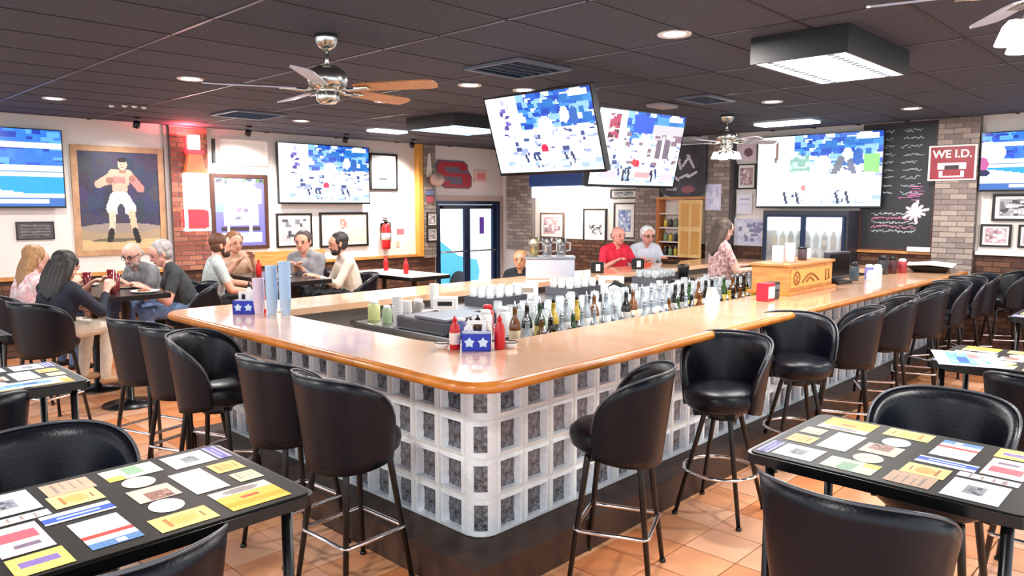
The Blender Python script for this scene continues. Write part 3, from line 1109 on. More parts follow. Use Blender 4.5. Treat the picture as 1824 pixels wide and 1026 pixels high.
def wall_tv(side, ua, ub, z0, z1, kind, label):
    loc, rz, wd = wall_spot(side, ua, ub, z0, .13)
    t = thing('television', label, 'television', loc, rz, 'lit flat televisions')
    tv_parts(t, wd, z1 - z0, tv_canvas(kind))
    part('wall_bracket', MB().box(-.15, .15, .05, .128, (z1 - z0) * .3, (z1 - z0) * .7), M_black, t)
    return t


wall_tv('L', -1.18, .46, 1.84, 2.76, 'water', 'wall television with a blue water picture at the left picture edge')
wall_tv('L', 3.39, 5.04, 1.90, 2.80, 'game', 'wall television with a game, right of the framed jersey')
wall_tv('R', 2.62, .87, 1.84, 2.84, 'game_green', 'wall television with a pale game beside the chalkboard')
wall_tv('R', -.27, -1.50, 2.04, 2.72, 'water', 'wall television with a blue picture right of the red sign')


def hung_tv(c, wd, tilt, yaw, kind, label):
    """c: centre of the screen; yaw: direction of the picture's right hand side"""
    ht = wd * .5625
    t = ob('television', None, None, c, Euler((tilt, 0, yaw)))
    t.rotation_mode = 'XYZ'
    tag(t, label, 'television', 'lit flat televisions')
    tv_parts(t, wd, ht, tv_canvas(kind), .06)
    for ch in t.children:
        ch.location.z -= ht / 2
    part('tilt_bracket', MB().box(-.12, .12, .06, .14, -.12, .12), M_black, t)
    return t


TV1C, TV2C = (1.989, 1.377, 2.41), (2.978, 1.143, 2.323)
hung_tv(TV1C, 1.10, rad(18.1), rad(-91), 'game', 'tilted television hanging over the bar, the left of the pair')
hung_tv(TV2C, 1.10, rad(12.4), rad(-6.2), 'game_red', 'tilted television with a red and white picture hanging right of its twin')
t = thing('ceiling_tv_mount', 'black ceiling pole mount carrying the two hanging televisions', 'mount', (3.10, 2.05, HC - .004))
part('ceiling_plate', MB().cbox(-.15, .15, -.15, .15, -.03, 0, .005), M_black, t)
part('pole', MB().tube([(0, 0, -.03), (0, 0, -.62)], .025, 10), M_black, t)
part('arm', MB().tube([(0, 0, -.50), (-.97, -.66, -.53)], .02, 8).tube([(0, 0, -.55), (-.04, -.78, -.60)], .02, 8), M_black, t)

# =================================================================== PICTURES AND SIGNS ON THE WALLS
def framed(side, ua, ub, z0, z1, fw, fmat, cv, label, name='framed_picture', cat='picture', off=.0, depth=.025, matw=0.0, matcol=None, group=None):
    loc, rz, wd = wall_spot(side, ua, ub, z0, off + depth)
    ht = z1 - z0
    t = thing(name, label, cat, loc, rz, group)
    h = wd / 2
    part('frame', MB().box(-h, -h + fw, -.008, depth, 0, ht).box(h - fw, h, -.008, depth, 0, ht).box(-h + fw, h - fw, -.008, depth, 0, fw).box(-h + fw, h - fw, -.008, depth, ht - fw, ht), fmat, t)
    if matw:
        part('mat_board', MB().box(-h + fw, h - fw, .006, depth, fw, ht - fw), matcol, t)
    o = ob('print', panel_mesh('print', cv, wd - 2 * fw - 2 * matw, ht - 2 * fw - 2 * matw, M_print), t, (0, .004, fw + matw))
    return t


M_fr_black = mat('black_frame', (0.10, 0.08, 0.08), 0.4)
M_fr_wood = mat('pale_wood_frame', (0.66, 0.50, 0.38), 0.4, col2=(0.78, 0.62, 0.46), nscale=7)
M_fr_walnut = mat('walnut_frame', (0.27, 0.16, 0.13), 0.4, noise=0.2)
M_matw = mat('white_mat_board', (0.93, 0.92, 0.90), 0.7)

# big painting of a boxer: bare chest, pale trunks, dark shoes, fists up
cv = Canvas(84, 108, (.22, .22, .32))
for k in range(60):
    r_ = random.Random(k)
    cv.ell(r_.random(), r_.random() * .75, r_.uniform(.05, .16), r_.uniform(.04, .12), (r_.uniform(.17, .27), r_.uniform(.18, .26), r_.uniform(.27, .38)))
cv.rect(0, .76, 1, 1, (.66, .58, .47)).ell(.5, .78, .5, .05, (.60, .55, .52)).rect(0, .9, 1, 1, (.80, .70, .52)).ell(.42, .905, .30, .018, (.42, .39, .34))
sk, skr, skd = (.82, .66, .58), (.80, .50, .48), (.60, .42, .38)
cv.line(.43, .23, .24, .33, .040, sk, .8).line(.24, .33, .36, .30, .034, sk, .8).line(.62, .23, .76, .37, .042, skr, .8).line(.76, .37, .68, .28, .030, skr, .8)
cv.ell(.505, .28, .125, .105, sk).ell(.49, .29, .085, .07, skr).line(.41, .215, .62, .215, .036, sk, .8).ell(.50, .375, .10, .06, sk)
cv.ell(.38, .29, .05, .035, skd).ell(.66, .27, .045, .035, skd).rect(.50, .155, .585, .21, skd).ell(.543, .125, .060, .058, (.84, .68, .60)).ell(.540, .078, .062, .026, (.13, .10, .10)).rect(.51, .118, .53, .126, (.2, .15, .15)).rect(.555, .118, .575, .126, (.2, .15, .15)).rect(.525, .152, .56, .158, (.55, .3, .3))
cv.rect(.38, .43, .61, .452, (.22, .18, .20)).line(.45, .47, .40, .58, .068, (.92, .89, .85), .8).line(.53, .47, .61, .58, .068, (.92, .89, .85), .8).ell(.50, .60, .05, .07, (.24, .24, .33))
cv.line(.39, .63, .375, .82, .032, (.86, .78, .70), .8).line(.635, .63, .665, .82, .034, (.84, .74, .62), .8).line(.372, .81, .345, .895, .030, (.15, .14, .13), .8).line(.665, .81, .70, .915, .030, (.13, .12, .12), .8)
framed('L', .58, 1.72, 1.20, 2.62, .075, M_fr_wood, cv.grain(.02, 3), 'large wood framed painting of a bare-chested boxer with raised fists', 'boxer_painting', 'painting')
# plaque, papers
cv = Canvas(40, 22, (.30, .28, .29)).blocks(.08, .1, .92, .9, [(.40, .38, .38), (.24, .23, .24)], 30, 4, .05, .2)
for k in range(4):
    cv.rect(.1, .2 + .18 * k, .9, .24 + .18 * k, (.5, .48, .48))
framed('L', -.06, .35, 1.43, 1.65, .01, M_fr_black, cv, 'small dark plaque under the left edge television', 'wall_plaque', 'plaque')
cv = Canvas(20, 12, (.96, .95, .94)).rect(.1, .2, .9, .3, (.85, .84, .84))
framed('L', .02, .30, 1.22, 1.38, .006, M_white, cv, 'small white paper pinned below the dark plaque', 'paper_note', 'paper', depth=.006)
# framed jersey
cv = Canvas(66, 82, (.40, .40, .66)).rect(.0, 0, .2, .5, (.42, .58, .80)).blocks(0, 0, 1, .08, [(.3, .42, .3), (.6, .62, .4), (.25, .25, .3), (.8, .8, .8)], 26, 3, .03, .07)
cv.ell(.5, .18, .36, .12, (.93, .93, .97)).rect(.16, .18, .86, .70, (.95, .95, .98)).rect(.06, .16, .26, .38, (.93, .94, .98)).rect(.78, .16, .94, .38, (.93, .94, .98))
cv.blocks(.2, .14, .85, .42, [(.62, .62, .86), (.85, .86, .96), (.9, .9, .98), (.72, .6, .82)], 40, 6, .03, .08).blocks(.38, .44, .72, .5, [(.5, .42, .62), (.7, .65, .8), (.4, .34, .5)], 14, 7, .03, .06).blocks(.35, .56, .68, .61, [(.4, .38, .48), (.75, .72, .8)], 12, 8, .03, .05)
cv.rect(.1, .72, .9, .78, (.22, .18, .2)).rect(.22, .70, .28, .8, (.9, .9, .9)).rect(.66, .70, .72, .8, (.9, .9, .9)).rect(.1, .80, .92, .95, (.94, .94, .96)).blocks(.14, .83, .4, .9, [(.75, .75, .8)], 6, 3, .05, .1).blocks(.6, .83, .88, .9, [(.75, .75, .8)], 6, 4, .05, .1)
framed('L', 2.37, 3.25, 1.20, 2.31, .055, M_fr_walnut, cv, 'framed white sports jersey on a violet ground', 'framed_jersey', 'picture')
cv = Canvas(60, 26, (.97, .96, .93))
for k, (a, b, c_) in enumerate(((.3, .35, .4), (.42, .5, .6), (.38, .6, .5), (.75, .58, .78), (.55, .78, .62))):
    cv.rect(a, b, c_, b + .05, (.72, .70, .70))
framed('L', 2.52, 3.28, 2.44, 2.82, .02, M_white, cv, 'pale framed sheet above the framed jersey', 'framed_sheet', 'picture')
part_ = thing('wall_strip', 'thin dark vertical bar on the wall above the framed jersey', 'strip', (2.44, WY, 2.46))
part('strip', MB().box(-.02, .02, -.03, 0, 0, .34), M_black, part_)


def photo_canvas(seed, tones, W=40, H=36):
    cv = Canvas(W, H, (.93, .92, .90))
    cv.rect(.10, .12, .9, .88, tones[0]).blocks(.12, .15, .88, .85, tones, 45, seed, .06, .2)
    return cv


GREYS = [(.62, .62, .64), (.42, .42, .45), (.75, .75, .76), (.25, .25, .28), (.85, .85, .85)]
BLUES = [(.55, .62, .78), (.70, .76, .88), (.40, .48, .70), (.86, .90, .96)]
PINKS = [(.72, .60, .62), (.85, .76, .76), (.55, .45, .48), (.93, .88, .86)]
cv = Canvas(34, 40, (.94, .93, .92)).blocks(.1, .08, .9, .9, [(.93, .92, .92), (.75, .74, .75), (.85, .84, .84)], 30, 4, .06, .2).rect(.3, .68, .65, .76, (.25, .24, .26))
framed('L', 5.14, 5.72, 2.11, 2.74, .035, M_fr_black, cv, 'black framed pale photograph right of the game television')
framed('L', 3.38, 4.00, 1.20, 1.73, .03, M_fr_black, photo_canvas(11, GREYS), 'black framed grey photograph under the left half of the game television')
cv = Canvas(60, 36, (.88, .85, .81)).rect(.55, .05, 1, .95, (.86, .78, .66)).rect(.40, .1, .62, .5, (.72, .66, .64)).blocks(.4, .12, .62, .48, [(.6, .45, .42), (.8, .76, .72), (.4, .38, .4)], 16, 5, .05, .12)
framed('L', 4.14, 5.08, 1.17, 1.74, .035, M_fr_black, cv, 'wide black framed poster under the right half of the game television')
# fire extinguisher on the wall
t = thing('fire_extinguisher', 'red fire extinguisher hanging on the white wall left of the oak trim', 'extinguisher', (5.40, WY - .09, 1.10))
part('cylinder', MB().lathe([(.05, 0), (.075, .01), (.078, .05), (.078, .36), (.06, .42), (.03, .44)], 18), mat('extinguisher_red', (.72, .10, .12), .3), t)
part('valve', MB().lathe([(.03, .44), (.03, .48), (.02, .5)], 12).box(-.07, .03, -.012, .012, .49, .51).box(-.06, .03, -.012, .012, .525, .54), M_black, t)
part('hose', MB().tube([(.03, 0, .47), (.09, 0, .45), (.10, 0, .3), (.095, 0, .12)], .012, 8), M_black, t)
part('label_band', MB().lathe([(.079, .16), (.0795, .16), (.0795, .28), (.079, .28)], 18), M_white, t)
part('bracket', MB().box(-.05, .05, .07, .09, .15, .45), M_black, t)
t = thing('wall_switch_plate', 'small pink sticker on the white wall beside the oak trim', 'sticker', (5.78, WY, 1.35))
part('plate', MB().box(-.08, .08, -.006, 0, 0, .09), mat('pink_sticker', (.86, .45, .48), .5), t)
t = thing('wall_outlet', 'tiny beige wall plate below the pink sticker', 'outlet', (5.72, WY, 1.12))
part('plate', MB().cbox(-.035, .035, -.008, 0, 0, .11, .003), mat('beige_plate', (.86, .74, .66), .5), t)

# lit bottle shaped sign on the red brick pier
t = thing('bottle_sign', 'lit red and white bottle shaped sign on the red brick pier', 'sign', (2.10, WY - .11, 1.54))
M_redlit = mat('red_lit_panel', (.8, .1, .12), .4, emit=(0.95, .16, .20), estr=2.2)
M_whitelit = mat('white_lit_panel', (.95, .9, .9), .4, emit=(1.0, .93, .92), estr=3.0)
M_amberlit = mat('amber_lit_panel', (.6, .3, .16), .4, emit=(.70, .36, .20), estr=1.0)
part('base_panel', MB().box(-.15, .15, -.09, 0, 0, .24), M_redlit, t)
part('base_frame', MB().box(-.175, -.15, -.10, 0, -.02, .26).box(.15, .175, -.10, 0, -.02, .26).box(-.175, .175, -.10, 0, -.045, -.02), M_whitelit, t)
part('label_panel', MB().cbox(-.17, .17, -.10, 0, .26, .76, .02), M_whitelit, t)
part('shoulder', MB().add([(-.15, -.09, .76), (.15, -.09, .76), (.09, -.08, 1.02), (-.09, -.08, 1.02), (-.15, 0, .76), (.15, 0, .76), (.09, 0, 1.02), (-.09, 0, 1.02)],
                          [(0, 1, 2, 3), (1, 5, 6, 2), (4, 0, 3, 7), (5, 4, 7, 6), (0, 4, 5, 1), (3, 2, 6, 7)]), M_amberlit, t)
part('neck_ring', MB().cbox(-.12, .12, -.10, 0, 1.02, 1.08, .01), M_redlit, t)
part('neck', MB().cbox(-.075, .075, -.08, 0, 1.08, 1.28, .01), M_whitelit, t)
part('red_side_tube', MB().tube([(-.125, -.05, 1.05), (-.125, -.05, 1.26)], .016, 8), M_redlit, t)
part('red_side_tube', MB().tube([(-.19, -.05, .0), (-.19, -.05, .26)], .014, 8), M_redlit, t)
area_light('red_sign_glow', (1.95, WY - .30, 2.80), .25, 20, (1.0, .10, .12), (rad(180), 0, 0))
area_light('white_sign_glow', (2.12, WY - .32, 2.1), .3, 5, (1, .55, .5), (rad(90), 0, 0))
# oak pier decorations
t = thing('pennant_bundle', 'cream pennant hanging on the narrow brick pier beside the door', 'pennant', (6.36, WY - .11, 2.36))
part('cloth', MB().add([(-.06, -.012, 0), (.07, -.012, .02), (.03, -.012, .42), (-.02, -.012, .42), (-.06, 0, 0), (.07, 0, .02), (.03, 0, .42), (-.02, 0, .42)],
                       [(0, 1, 2, 3), (4, 7, 6, 5), (0, 4, 5, 1), (1, 5, 6, 2), (2, 6, 7, 3), (3, 7, 4, 0)]), mat('cream_cloth', (.92, .88, .82), .8), t)
t = thing('mounted_ball', 'brown and white ball fixed to the narrow brick pier', 'ball', (6.44, WY - .24, 2.20))
part('ball_skin', MB().ball((0, 0, .12), (.15, .12, .12), 0), mat('brown_leather', (.52, .30, .25), .5, col2=(.93, .86, .82), nscale=2.0), t)
part('ball_bracket', MB().box(-.03, .03, .10, .14, .07, .17), M_black, t)
for k, (z0, c_) in enumerate(((1.48, 21), (1.20, 22))):
    framed('L', 6.28, 6.52, z0, z0 + .25, .02, M_fr_black, photo_canvas(c_, GREYS + PINKS), ('upper' if k == 0 else 'lower') + ' of two small framed photographs on the narrow brick pier', off=.118)
t = thing('small_sign', 'small red and blue sign on the narrow brick pier under the ball', 'sign', (6.37, WY - .118, 1.90))
part('plate', MB().box(-.08, .08, -.008, 0, 0, .12), mat('dusty_red', (.70, .32, .36), .5), t)
part('lower_plate', MB().box(-.09, .09, -.008, 0, .14, .22), mat('dusty_blue', (.45, .52, .70), .5), t)
# red letter S emblem above the door
t = thing('letter_emblem', 'red block letter S emblem with grey outline above the door', 'emblem', (7.03, WY - .01, 2.17))
cvs = Canvas(64, 40, (.82, .80, .80))
M_emred = mat('emblem_red', (.68, .12, .18), .45)
M_emgrey = mat('emblem_grey', (.42, .38, .46), .45)


def slab(mb, pts, y0, y1, mi=0):
    n_ = len(pts)
    mb.add([(x, y0, z) for x, z in pts] + [(x, y1, z) for x, z in pts], [tuple(range(n_)), tuple(range(n_, 2 * n_))[::-1]] + [(k, n_ + k, n_ + (k + 1) % n_, (k + 1) % n_) for k in range(n_)], mi)
    return mb


part('backing', slab(MB(), [(-.43, .36), (-.43, .46), (-.37, .52), (.26, .52), (.36, .46), (.38, .34), (.47, .24), (.47, .06), (.40, .0), (-.20, 0), (-.30, .06), (-.30, .16)], -.014, .0), M_emgrey, t)
rd = MB()
for pts in ([(-.40, .42), (-.34, .49), (.25, .49), (.33, .44), (.33, .40), (-.40, .40)], [(-.40, .29), (-.40, .40), (-.20, .40), (-.20, .31), (-.14, .31), (-.14, .29)],
            [(-.38, .29), (.36, .29), (.44, .22), (.06, .22), (-.30, .22)], [(.22, .08), (.22, .22), (.44, .22), (.44, .08)], [(-.27, .08), (-.20, .02), (.39, .02), (.44, .08)], [(-.27, .08), (-.27, .14), (-.09, .14), (-.09, .08)], [(.16, .34), (.16, .40), (.33, .40), (.33, .34)]):
    slab(rd, pts[::1], -.022, -.014)
part('letter', rd, M_emred, t)
t = thing('exit_box', 'small square pale pink sign box right of the red emblem', 'sign', (7.73, WY - .04, 2.31))
part('box', MB().cbox(-.16, .16, 0, .04, 0, .22, .006), mat('pale_pink', (.90, .74, .72), .5), t)
part('face', MB().box(-.10, .10, -.004, 0, .05, .17), mat('salmon_face', (.88, .52, .50), .5), t)

# ---- chalkboard wall side
# bright service alcove panel with valance
t = thing('lit_valance', 'bright white lit valance box above the framed pictures by the alcove', 'light box', (WX - .18, 6.28, 2.0), -PI / 2)
part('diffuser', MB().cbox(-.80, .80, -.06, .0, 0, .20, .01), mat('valance_lit', (1, 1, 1), .5, emit=(1, 1, 1), estr=3.5), t)
part('hood', MB().cbox(-.85, .62, -.08, .18, .205, .46, .01), mat('blue_hood', (.16, .32, .62), .5), t)
area_light('valance_glow', (WX - .45, 6.2, 2.02), 1.2, 14, (1, .93, .80), (rad(20), 0, rad(-90)), 'RECTANGLE', .12)
framed('R', 7.05, 6.46, 1.24, 1.72, .03, mat('brown_frame', (.42, .33, .28), .4), photo_canvas(31, PINKS), 'brown framed pinkish photograph behind the beer pitchers')
framed('R', 6.00, 5.48, 1.19, 1.80, .03, M_fr_black, Canvas(36, 44, (.95, .94, .93)).blocks(.2, .45, .85, .8, GREYS, 30, 8, .06, .16).ell(.6, .3, .2, .15, (.9, .9, .9)), 'black framed photograph with a dark lower half left of the red shirt')
framed('R', 5.32, 4.86, 1.28, 1.90, .025, M_fr_black, photo_canvas(33, BLUES), 'black framed bluish print behind the man in red', matw=.04, matcol=M_matw)
framed('R', 5.40, 4.84, 1.97, 2.13, .025, M_fr_black, photo_canvas(34, GREYS), 'low wide framed print just under the hanging television')
# oak hutch between the brick piers
t = thing('oak_hutch', 'oak hutch with open shelves and a door between two brick piers', 'cabinet', (WX - .20, 3.90, 0), -PI / 2)
part('side_panel', MB().box(-.42, -.36, -.02, .20, 1.0, 1.95), mat('orange_oak', (.72, .42, .18), .45, noise=.1), t)
part('back_panel', MB().box(-.36, .42, .17, .20, 1.0, 1.95), M_white, t)
part('hutch_top', MB().box(-.42, .42, -.03, .20, 1.95, 1.99), M_wood, t)
for k in range(4):
    part('shelf', MB().box(-.36, .0, -.01, .17, 1.02 + k * .23, 1.04 + k * .23), M_white, t)
dr = part('door', MB().cbox(.0, .42, -.02, .0, 1.02, 1.94, .004), mat('yellow_oak', (.88, .70, .42), .4, col2=(.95, .82, .58), nscale=4), t)
for zz in (1.08, 1.52):
    for xx in (.05, .24):
        part('door_panel', MB().cbox(xx, xx + .14, -.028, -.019, zz, zz + .36, .004), mat('honey_panel', (.84, .62, .32), .4), dr)
for k in range(3):
    for j in range(3):
        b = thing('shelf_jar', 'small %s jar on the %s shelf of the oak hutch, %s of three' % (('dark', 'green', 'yellow')[(k + j) % 3], ('lowest', 'second', 'third')[k], ('left', 'middle', 'right')[j]), 'jar',
                  (WX - .13, 4.19 - .10 * j, 1.04 + k * .23), 0, 'jars on the oak hutch shelves')
        part('jar_body', MB().lathe([(.02, 0), (.035, .005), (.035, .10), (.02, .12)], 10), mat(('jar_dark', 'jar_green', 'jar_yellow')[(k + j) % 3], ((.25, .24, .25), (.5, .6, .45), (.85, .75, .3))[(k + j) % 3], .25), b)
        part('lid', MB().lathe([(.022, .12), (.024, .145), (.02, .147)], 10), M_steel, b)
# dark banner
t = thing('cloth_banner', 'dark draped banner with pale script above the oak hutch', 'banner', (WX - .20, 3.86, 1.97), -PI / 2)
cv = Canvas(56, 60, (.20, .19, .23)).blocks(0, 0, 1, 1, [(.22, .21, .25), (.17, .16, .20)], 50, 4, .1, .3)
for (x0, y0, x1, y1) in ((.12, .40, .30, .25), (.18, .25, .24, .48), (.30, .42, .44, .28), (.42, .30, .46, .45), (.50, .40, .62, .22), (.60, .2, .72, .42), (.15, .62, .3, .58), (.3, .56, .42, .66), (.45, .62, .6, .56), (.62, .6, .78, .52)):
    cv.line(x0, y0, x1, y1, .022, (.80, .80, .84), .93)
cv.rect(.15, .80, .40, .86, (.6, .6, .64)).ell(.62, .84, .14, .07, (.55, .30, .34))
me = panel_mesh('banner_cloth', cv, .84, .84, M_print)
for v in me.vertices:
    v.co.y += .02 * math.sin(v.co.x * 9) + .01
    v.co.z = v.co.z if v.co.z > .2 else v.co.z + .10 * ((v.co.x / .42) ** 2) * (1 - v.co.z / .2)
md = ob('banner_cloth', me, t)
md.modifiers.new('thickness', 'SOLIDIFY').thickness = .006
part('banner_rod', MB().tube([(-.44, .0, .85), (.44, .0, .85)], .012, 8), M_black, t)
t = thing('paper_note', 'pale blue printed paper taped to the brick pier left of the bartender', 'paper', (WX - .131, 3.34, 1.78), -PI / 2)
ob('sheet', panel_mesh('sheet', Canvas(20, 28, (.86, .85, .94)).blocks(.1, .1, .9, .9, [(.75, .76, .90), (.9, .9, .97)], 20, 2, .1, .3), .27, .40, M_print), t)
# posters left of the pale game television
framed('R', 3.02, 2.70, 2.52, 2.84, .012, M_white, Canvas(24, 24, (.92, .86, .89)).ell(.6, .6, .25, .22, (.50, .36, .42)), 'small poster with a maroon shape left of the pale game television')
framed('R', 3.00, 2.70, 2.10, 2.48, .02, M_fr_black, photo_canvas(41, PINKS), 'small dark framed photograph left of the pale game television')
framed('R', 3.02, 2.42, 1.24, 1.66, .012, M_white, Canvas(40, 30, (.86, .85, .93)).blocks(.05, .05, .95, .95, [(.78, .78, .90), (.92, .91, .96), (.55, .56, .70)], 40, 6, .08, .2), 'pale lilac poster board on the wall behind the bartender')
framed('R', 2.99, 2.74, 1.72, 2.03, .010, M_white, Canvas(20, 24, (.90, .89, .95)).rect(.15, .2, .85, .3, (.7, .7, .8)).rect(.15, .5, .8, .55, (.75, .75, .85)), 'white notice sheet below the small framed photograph')
# chalkboard
cv = Canvas(110, 200, (.155, .16, .18))
r_ = random.Random(12)
for k in range(9):
    y = .055 + k * .062
    for a in range(2):
        x = .16 + a * .40 + r_.uniform(-.03, .03)
        for s_ in range(6):
            x1 = x + r_.uniform(.03, .06)
            cv.line(x, y + r_.uniform(-.014, .014), x1, y + r_.uniform(-.014, .014), .0032, (.62, .68, .70), .5)
            x = x1
for k in range(5):
    y = .72 + k * .035
    cc = [(.74, .74, .76), (.80, .45, .58), (.70, .72, .74), (.78, .50, .62), (.66, .70, .72)][k]
    x = .15
    for s_ in range(14):
        x1 = x + .045
        cv.line(x, y + r_.uniform(-.012, .012), x1, y + r_.uniform(-.012, .012), .0035, cc, .5)
        x = x1
for k in range(7):
    x = .55
    y = .50 + k * .018
    cv.line(.62 + r_.uniform(-.1, .1), y, .85 + r_.uniform(-.05, .05), y + r_.uniform(-.01, .01), .0035, (.72, .42, .62), .5)
for k in range(11):
    a_ = 2 * PI * k / 11 + .3
    ln_ = (.20, .11)[k % 2] if k % 3 else .15
    cv.line(.77, .705, .77 + ln_ * math.cos(a_) * .9, .705 + ln_ * .42 * math.sin(a_), .011, (.80, .78, .83), .5)
cv.ell(.77, .705, .085, .04, (.82, .80, .85)).ell(.76, .655, .035, .025, (.82, .80, .85))
framed('R', 1.16, .245, 1.26, 2.935, .022, M_fr_walnut, cv.grain(.02, 2), 'tall black chalkboard menu with handwriting beside the grey brick pier', 'chalkboard', 'chalkboard', depth=.03)
t = thing('chalk_ledge_box', 'small white box on the ledge under the chalkboard', 'box', (WX - .07, .38, 1.25), -PI / 2)
part('carton', MB().cbox(-.14, .14, -.04, .03, 0, .06, .004), M_white, t)
# red WE I.D. sign
def text_mesh(txt, size, ext, material, name='lettering'):
    c = bpy.data.curves.new(name, 'FONT')
    c.body = txt
    c.size = size
    c.extrude = ext
    c.align_x = 'CENTER'
    c.offset = .0035
    o_ = bpy.data.objects.new(name, c)
    COL.objects.link(o_)
    dg = bpy.context.evaluated_depsgraph_get()
    me = bpy.data.meshes.new_from_object(o_.evaluated_get(dg))
    bpy.data.objects.remove(o_)
    me.materials.clear()
    me.materials.append(material)
    me.name = name
    return me


t = thing('id_sign', 'red and white WE I.D. sign on the grey brick pier', 'sign', (WX - .15, .04, 2.16), -PI / 2)
part('board', MB().cbox(-.27, .27, 0, .02, 0, .44, .004), M_white, t)
part('red_field', MB().box(-.245, .245, -.004, 0, .02, .42), mat('sign_red', (.56, .12, .19), .45), t)
tm_ = text_mesh('WE I.D.', .135, .003, M_white)
tm_.transform(Matrix.Rotation(PI / 2, 4, 'X'))
ob('lettering', tm_, t, (0, -.006, .285))
sg = MB()
sg.box(-.16, -.08, -.008, -.004, .14, .22).box(.08, .16, -.008, -.004, .14, .22).box(-.08, .08, -.008, -.004, .19, .22).box(-.14, .14, -.008, -.004, .04, .06).box(-.14, -.10, -.008, -.004, .06, .12).box(.10, .14, -.008, -.004, .06, .12)
part('white_bars', sg, M_white, t)
part('dark_window', MB().box(-.08, .08, -.007, -.004, .14, .185), M_black, t)
# framed pictures on the right wall
framed('R', -.40, -.90, 1.66, 1.99, .03, M_fr_black, photo_canvas(51, GREYS), 'black framed grey photograph under the right edge television')
framed('R', -.29, -.62, 1.34, 1.62, .025, M_fr_black, photo_canvas(52, PINKS, 30, 28), 'small black framed picture nearest the grey brick pier, low on the right wall')
framed('R', -.69, -1.02, 1.34, 1.62, .025, M_fr_black, photo_canvas(53, PINKS, 30, 28), 'small black framed picture cut by the right picture edge')
# lit back-bar cooler under the pale game television
t = thing('glass_door_cooler', 'lit glass door bottle cooler under the pale game television', 'cooler', (WX - .42, 1.76, 0), -PI / 2)
M_coolw = mat('cooler_lining', (.95, .97, .98), .4, emit=(.92, .97, 1.0), estr=.45)
part('housing', MB().box(-.60, .60, .36, .40, 0, 1.78).box(-.60, -.565, -.02, .36, 0, 1.78).box(.565, .60, -.02, .36, 0, 1.78).box(-.565, .565, -.02, .36, 1.72, 1.78).box(-.565, .565, -.02, .36, 0, .12), mat('cooler_dark', (.18, .18, .22), .4), t)
part('lining', MB().box(-.56, .56, .33, .355, .13, 1.71), M_coolw, t)
part('light_header', MB().box(-.56, -.02, .0, .06, 1.50, 1.71).box(.02, .56, .0, .06, 1.50, 1.71), mat('header_lit', (1, 1, 1), .4, emit=(.97, .98, 1), estr=1.2), t)
for k in range(4):
    part('shelf', MB().box(-.56, .56, .02, .33, .42 + .27 * k, .435 + .27 * k), M_steel, t)
for a, b in ((-.565, 0), (0, .565)):
    d_ = part('door', MB().box(a, a + .035, -.05, -.02, .12, 1.72).box(b - .035, b, -.05, -.02, .12, 1.72).box(a + .035, b - .035, -.05, -.02, 1.69, 1.72).box(a + .035, b - .035, -.05, -.02, .12, .16), M_dframe, t)
    part('pane', MB().box(a + .035, b - .035, -.037, -.033, .16, 1.69), M_glass, d_)

# =================================================================== ON THE CEILING
M_lens = mat('lamp_lens', (1, 1, 1), .4, emit=(1.0, .97, .93), estr=9.0)
M_trim = mat('lamp_trim', (.88, .86, .85), .4)
CANS = [(-.06, 6.24, 'over the left edge television'), (.40, 4.04, 'left of the near ceiling fan'), (2.77, 6.24, 'in front of the wall with the game television'),
        (2.31, 2.54, 'right of the near ceiling fan'), (2.87, 2.39, 'just above the left hanging television'), (1.83, .10, 'left of the raised square fixture'),
        (5.28, 1.05, 'beyond the raised square fixture'), (6.90, .16, 'near the chalkboard'), (2.41, 3.97, 'behind the blade tips of the near ceiling fan')]
can_mb = MB().lathe([(.075, -.004), (.105, -.010), (.110, -.004), (.110, .0), (.075, .0)], 24).mesh('trim_ring', M_trim)
len_mb = MB().lathe([(.01, -.006), (.07, -.006), (.076, -.002), (.01, -.002)], 24).mesh('lens', M_lens)
for k, (x, y, d) in enumerate(CANS):
    t = thing('recessed_light', 'round recessed ceiling light ' + d, 'ceiling light', (x, y, HC), 0, 'round recessed ceiling lights')
    ob('trim_ring', can_mb, t)
    ob('lens', len_mb, t)
    area_light('can_lamp', (x, y, HC - .03), .14, 34, (1.0, .96, .92))
# more of the same cans light the dining area behind the viewer
for x, y, d in ((-2.6, -1.4, 'beside the viewer'), (-2.8, 1.6, 'over the left aisle'), (.9, -2.6, 'over the near right advert table'), (3.6, -2.2, 'over the farther right advert tables'), (-2.6, 4.2, 'left of the woman in navy'), (6.2, -2.0, 'over the right aisle')):
    t = thing('recessed_light', 'round recessed ceiling light outside the picture, ' + d, 'ceiling light', (x, y, HC), 0, 'round recessed ceiling lights')
    ob('trim_ring', can_mb, t)
    ob('lens', len_mb, t)
    area_light('can_lamp', (x, y, HC - .03), .14, 40, (1.0, .96, .92))


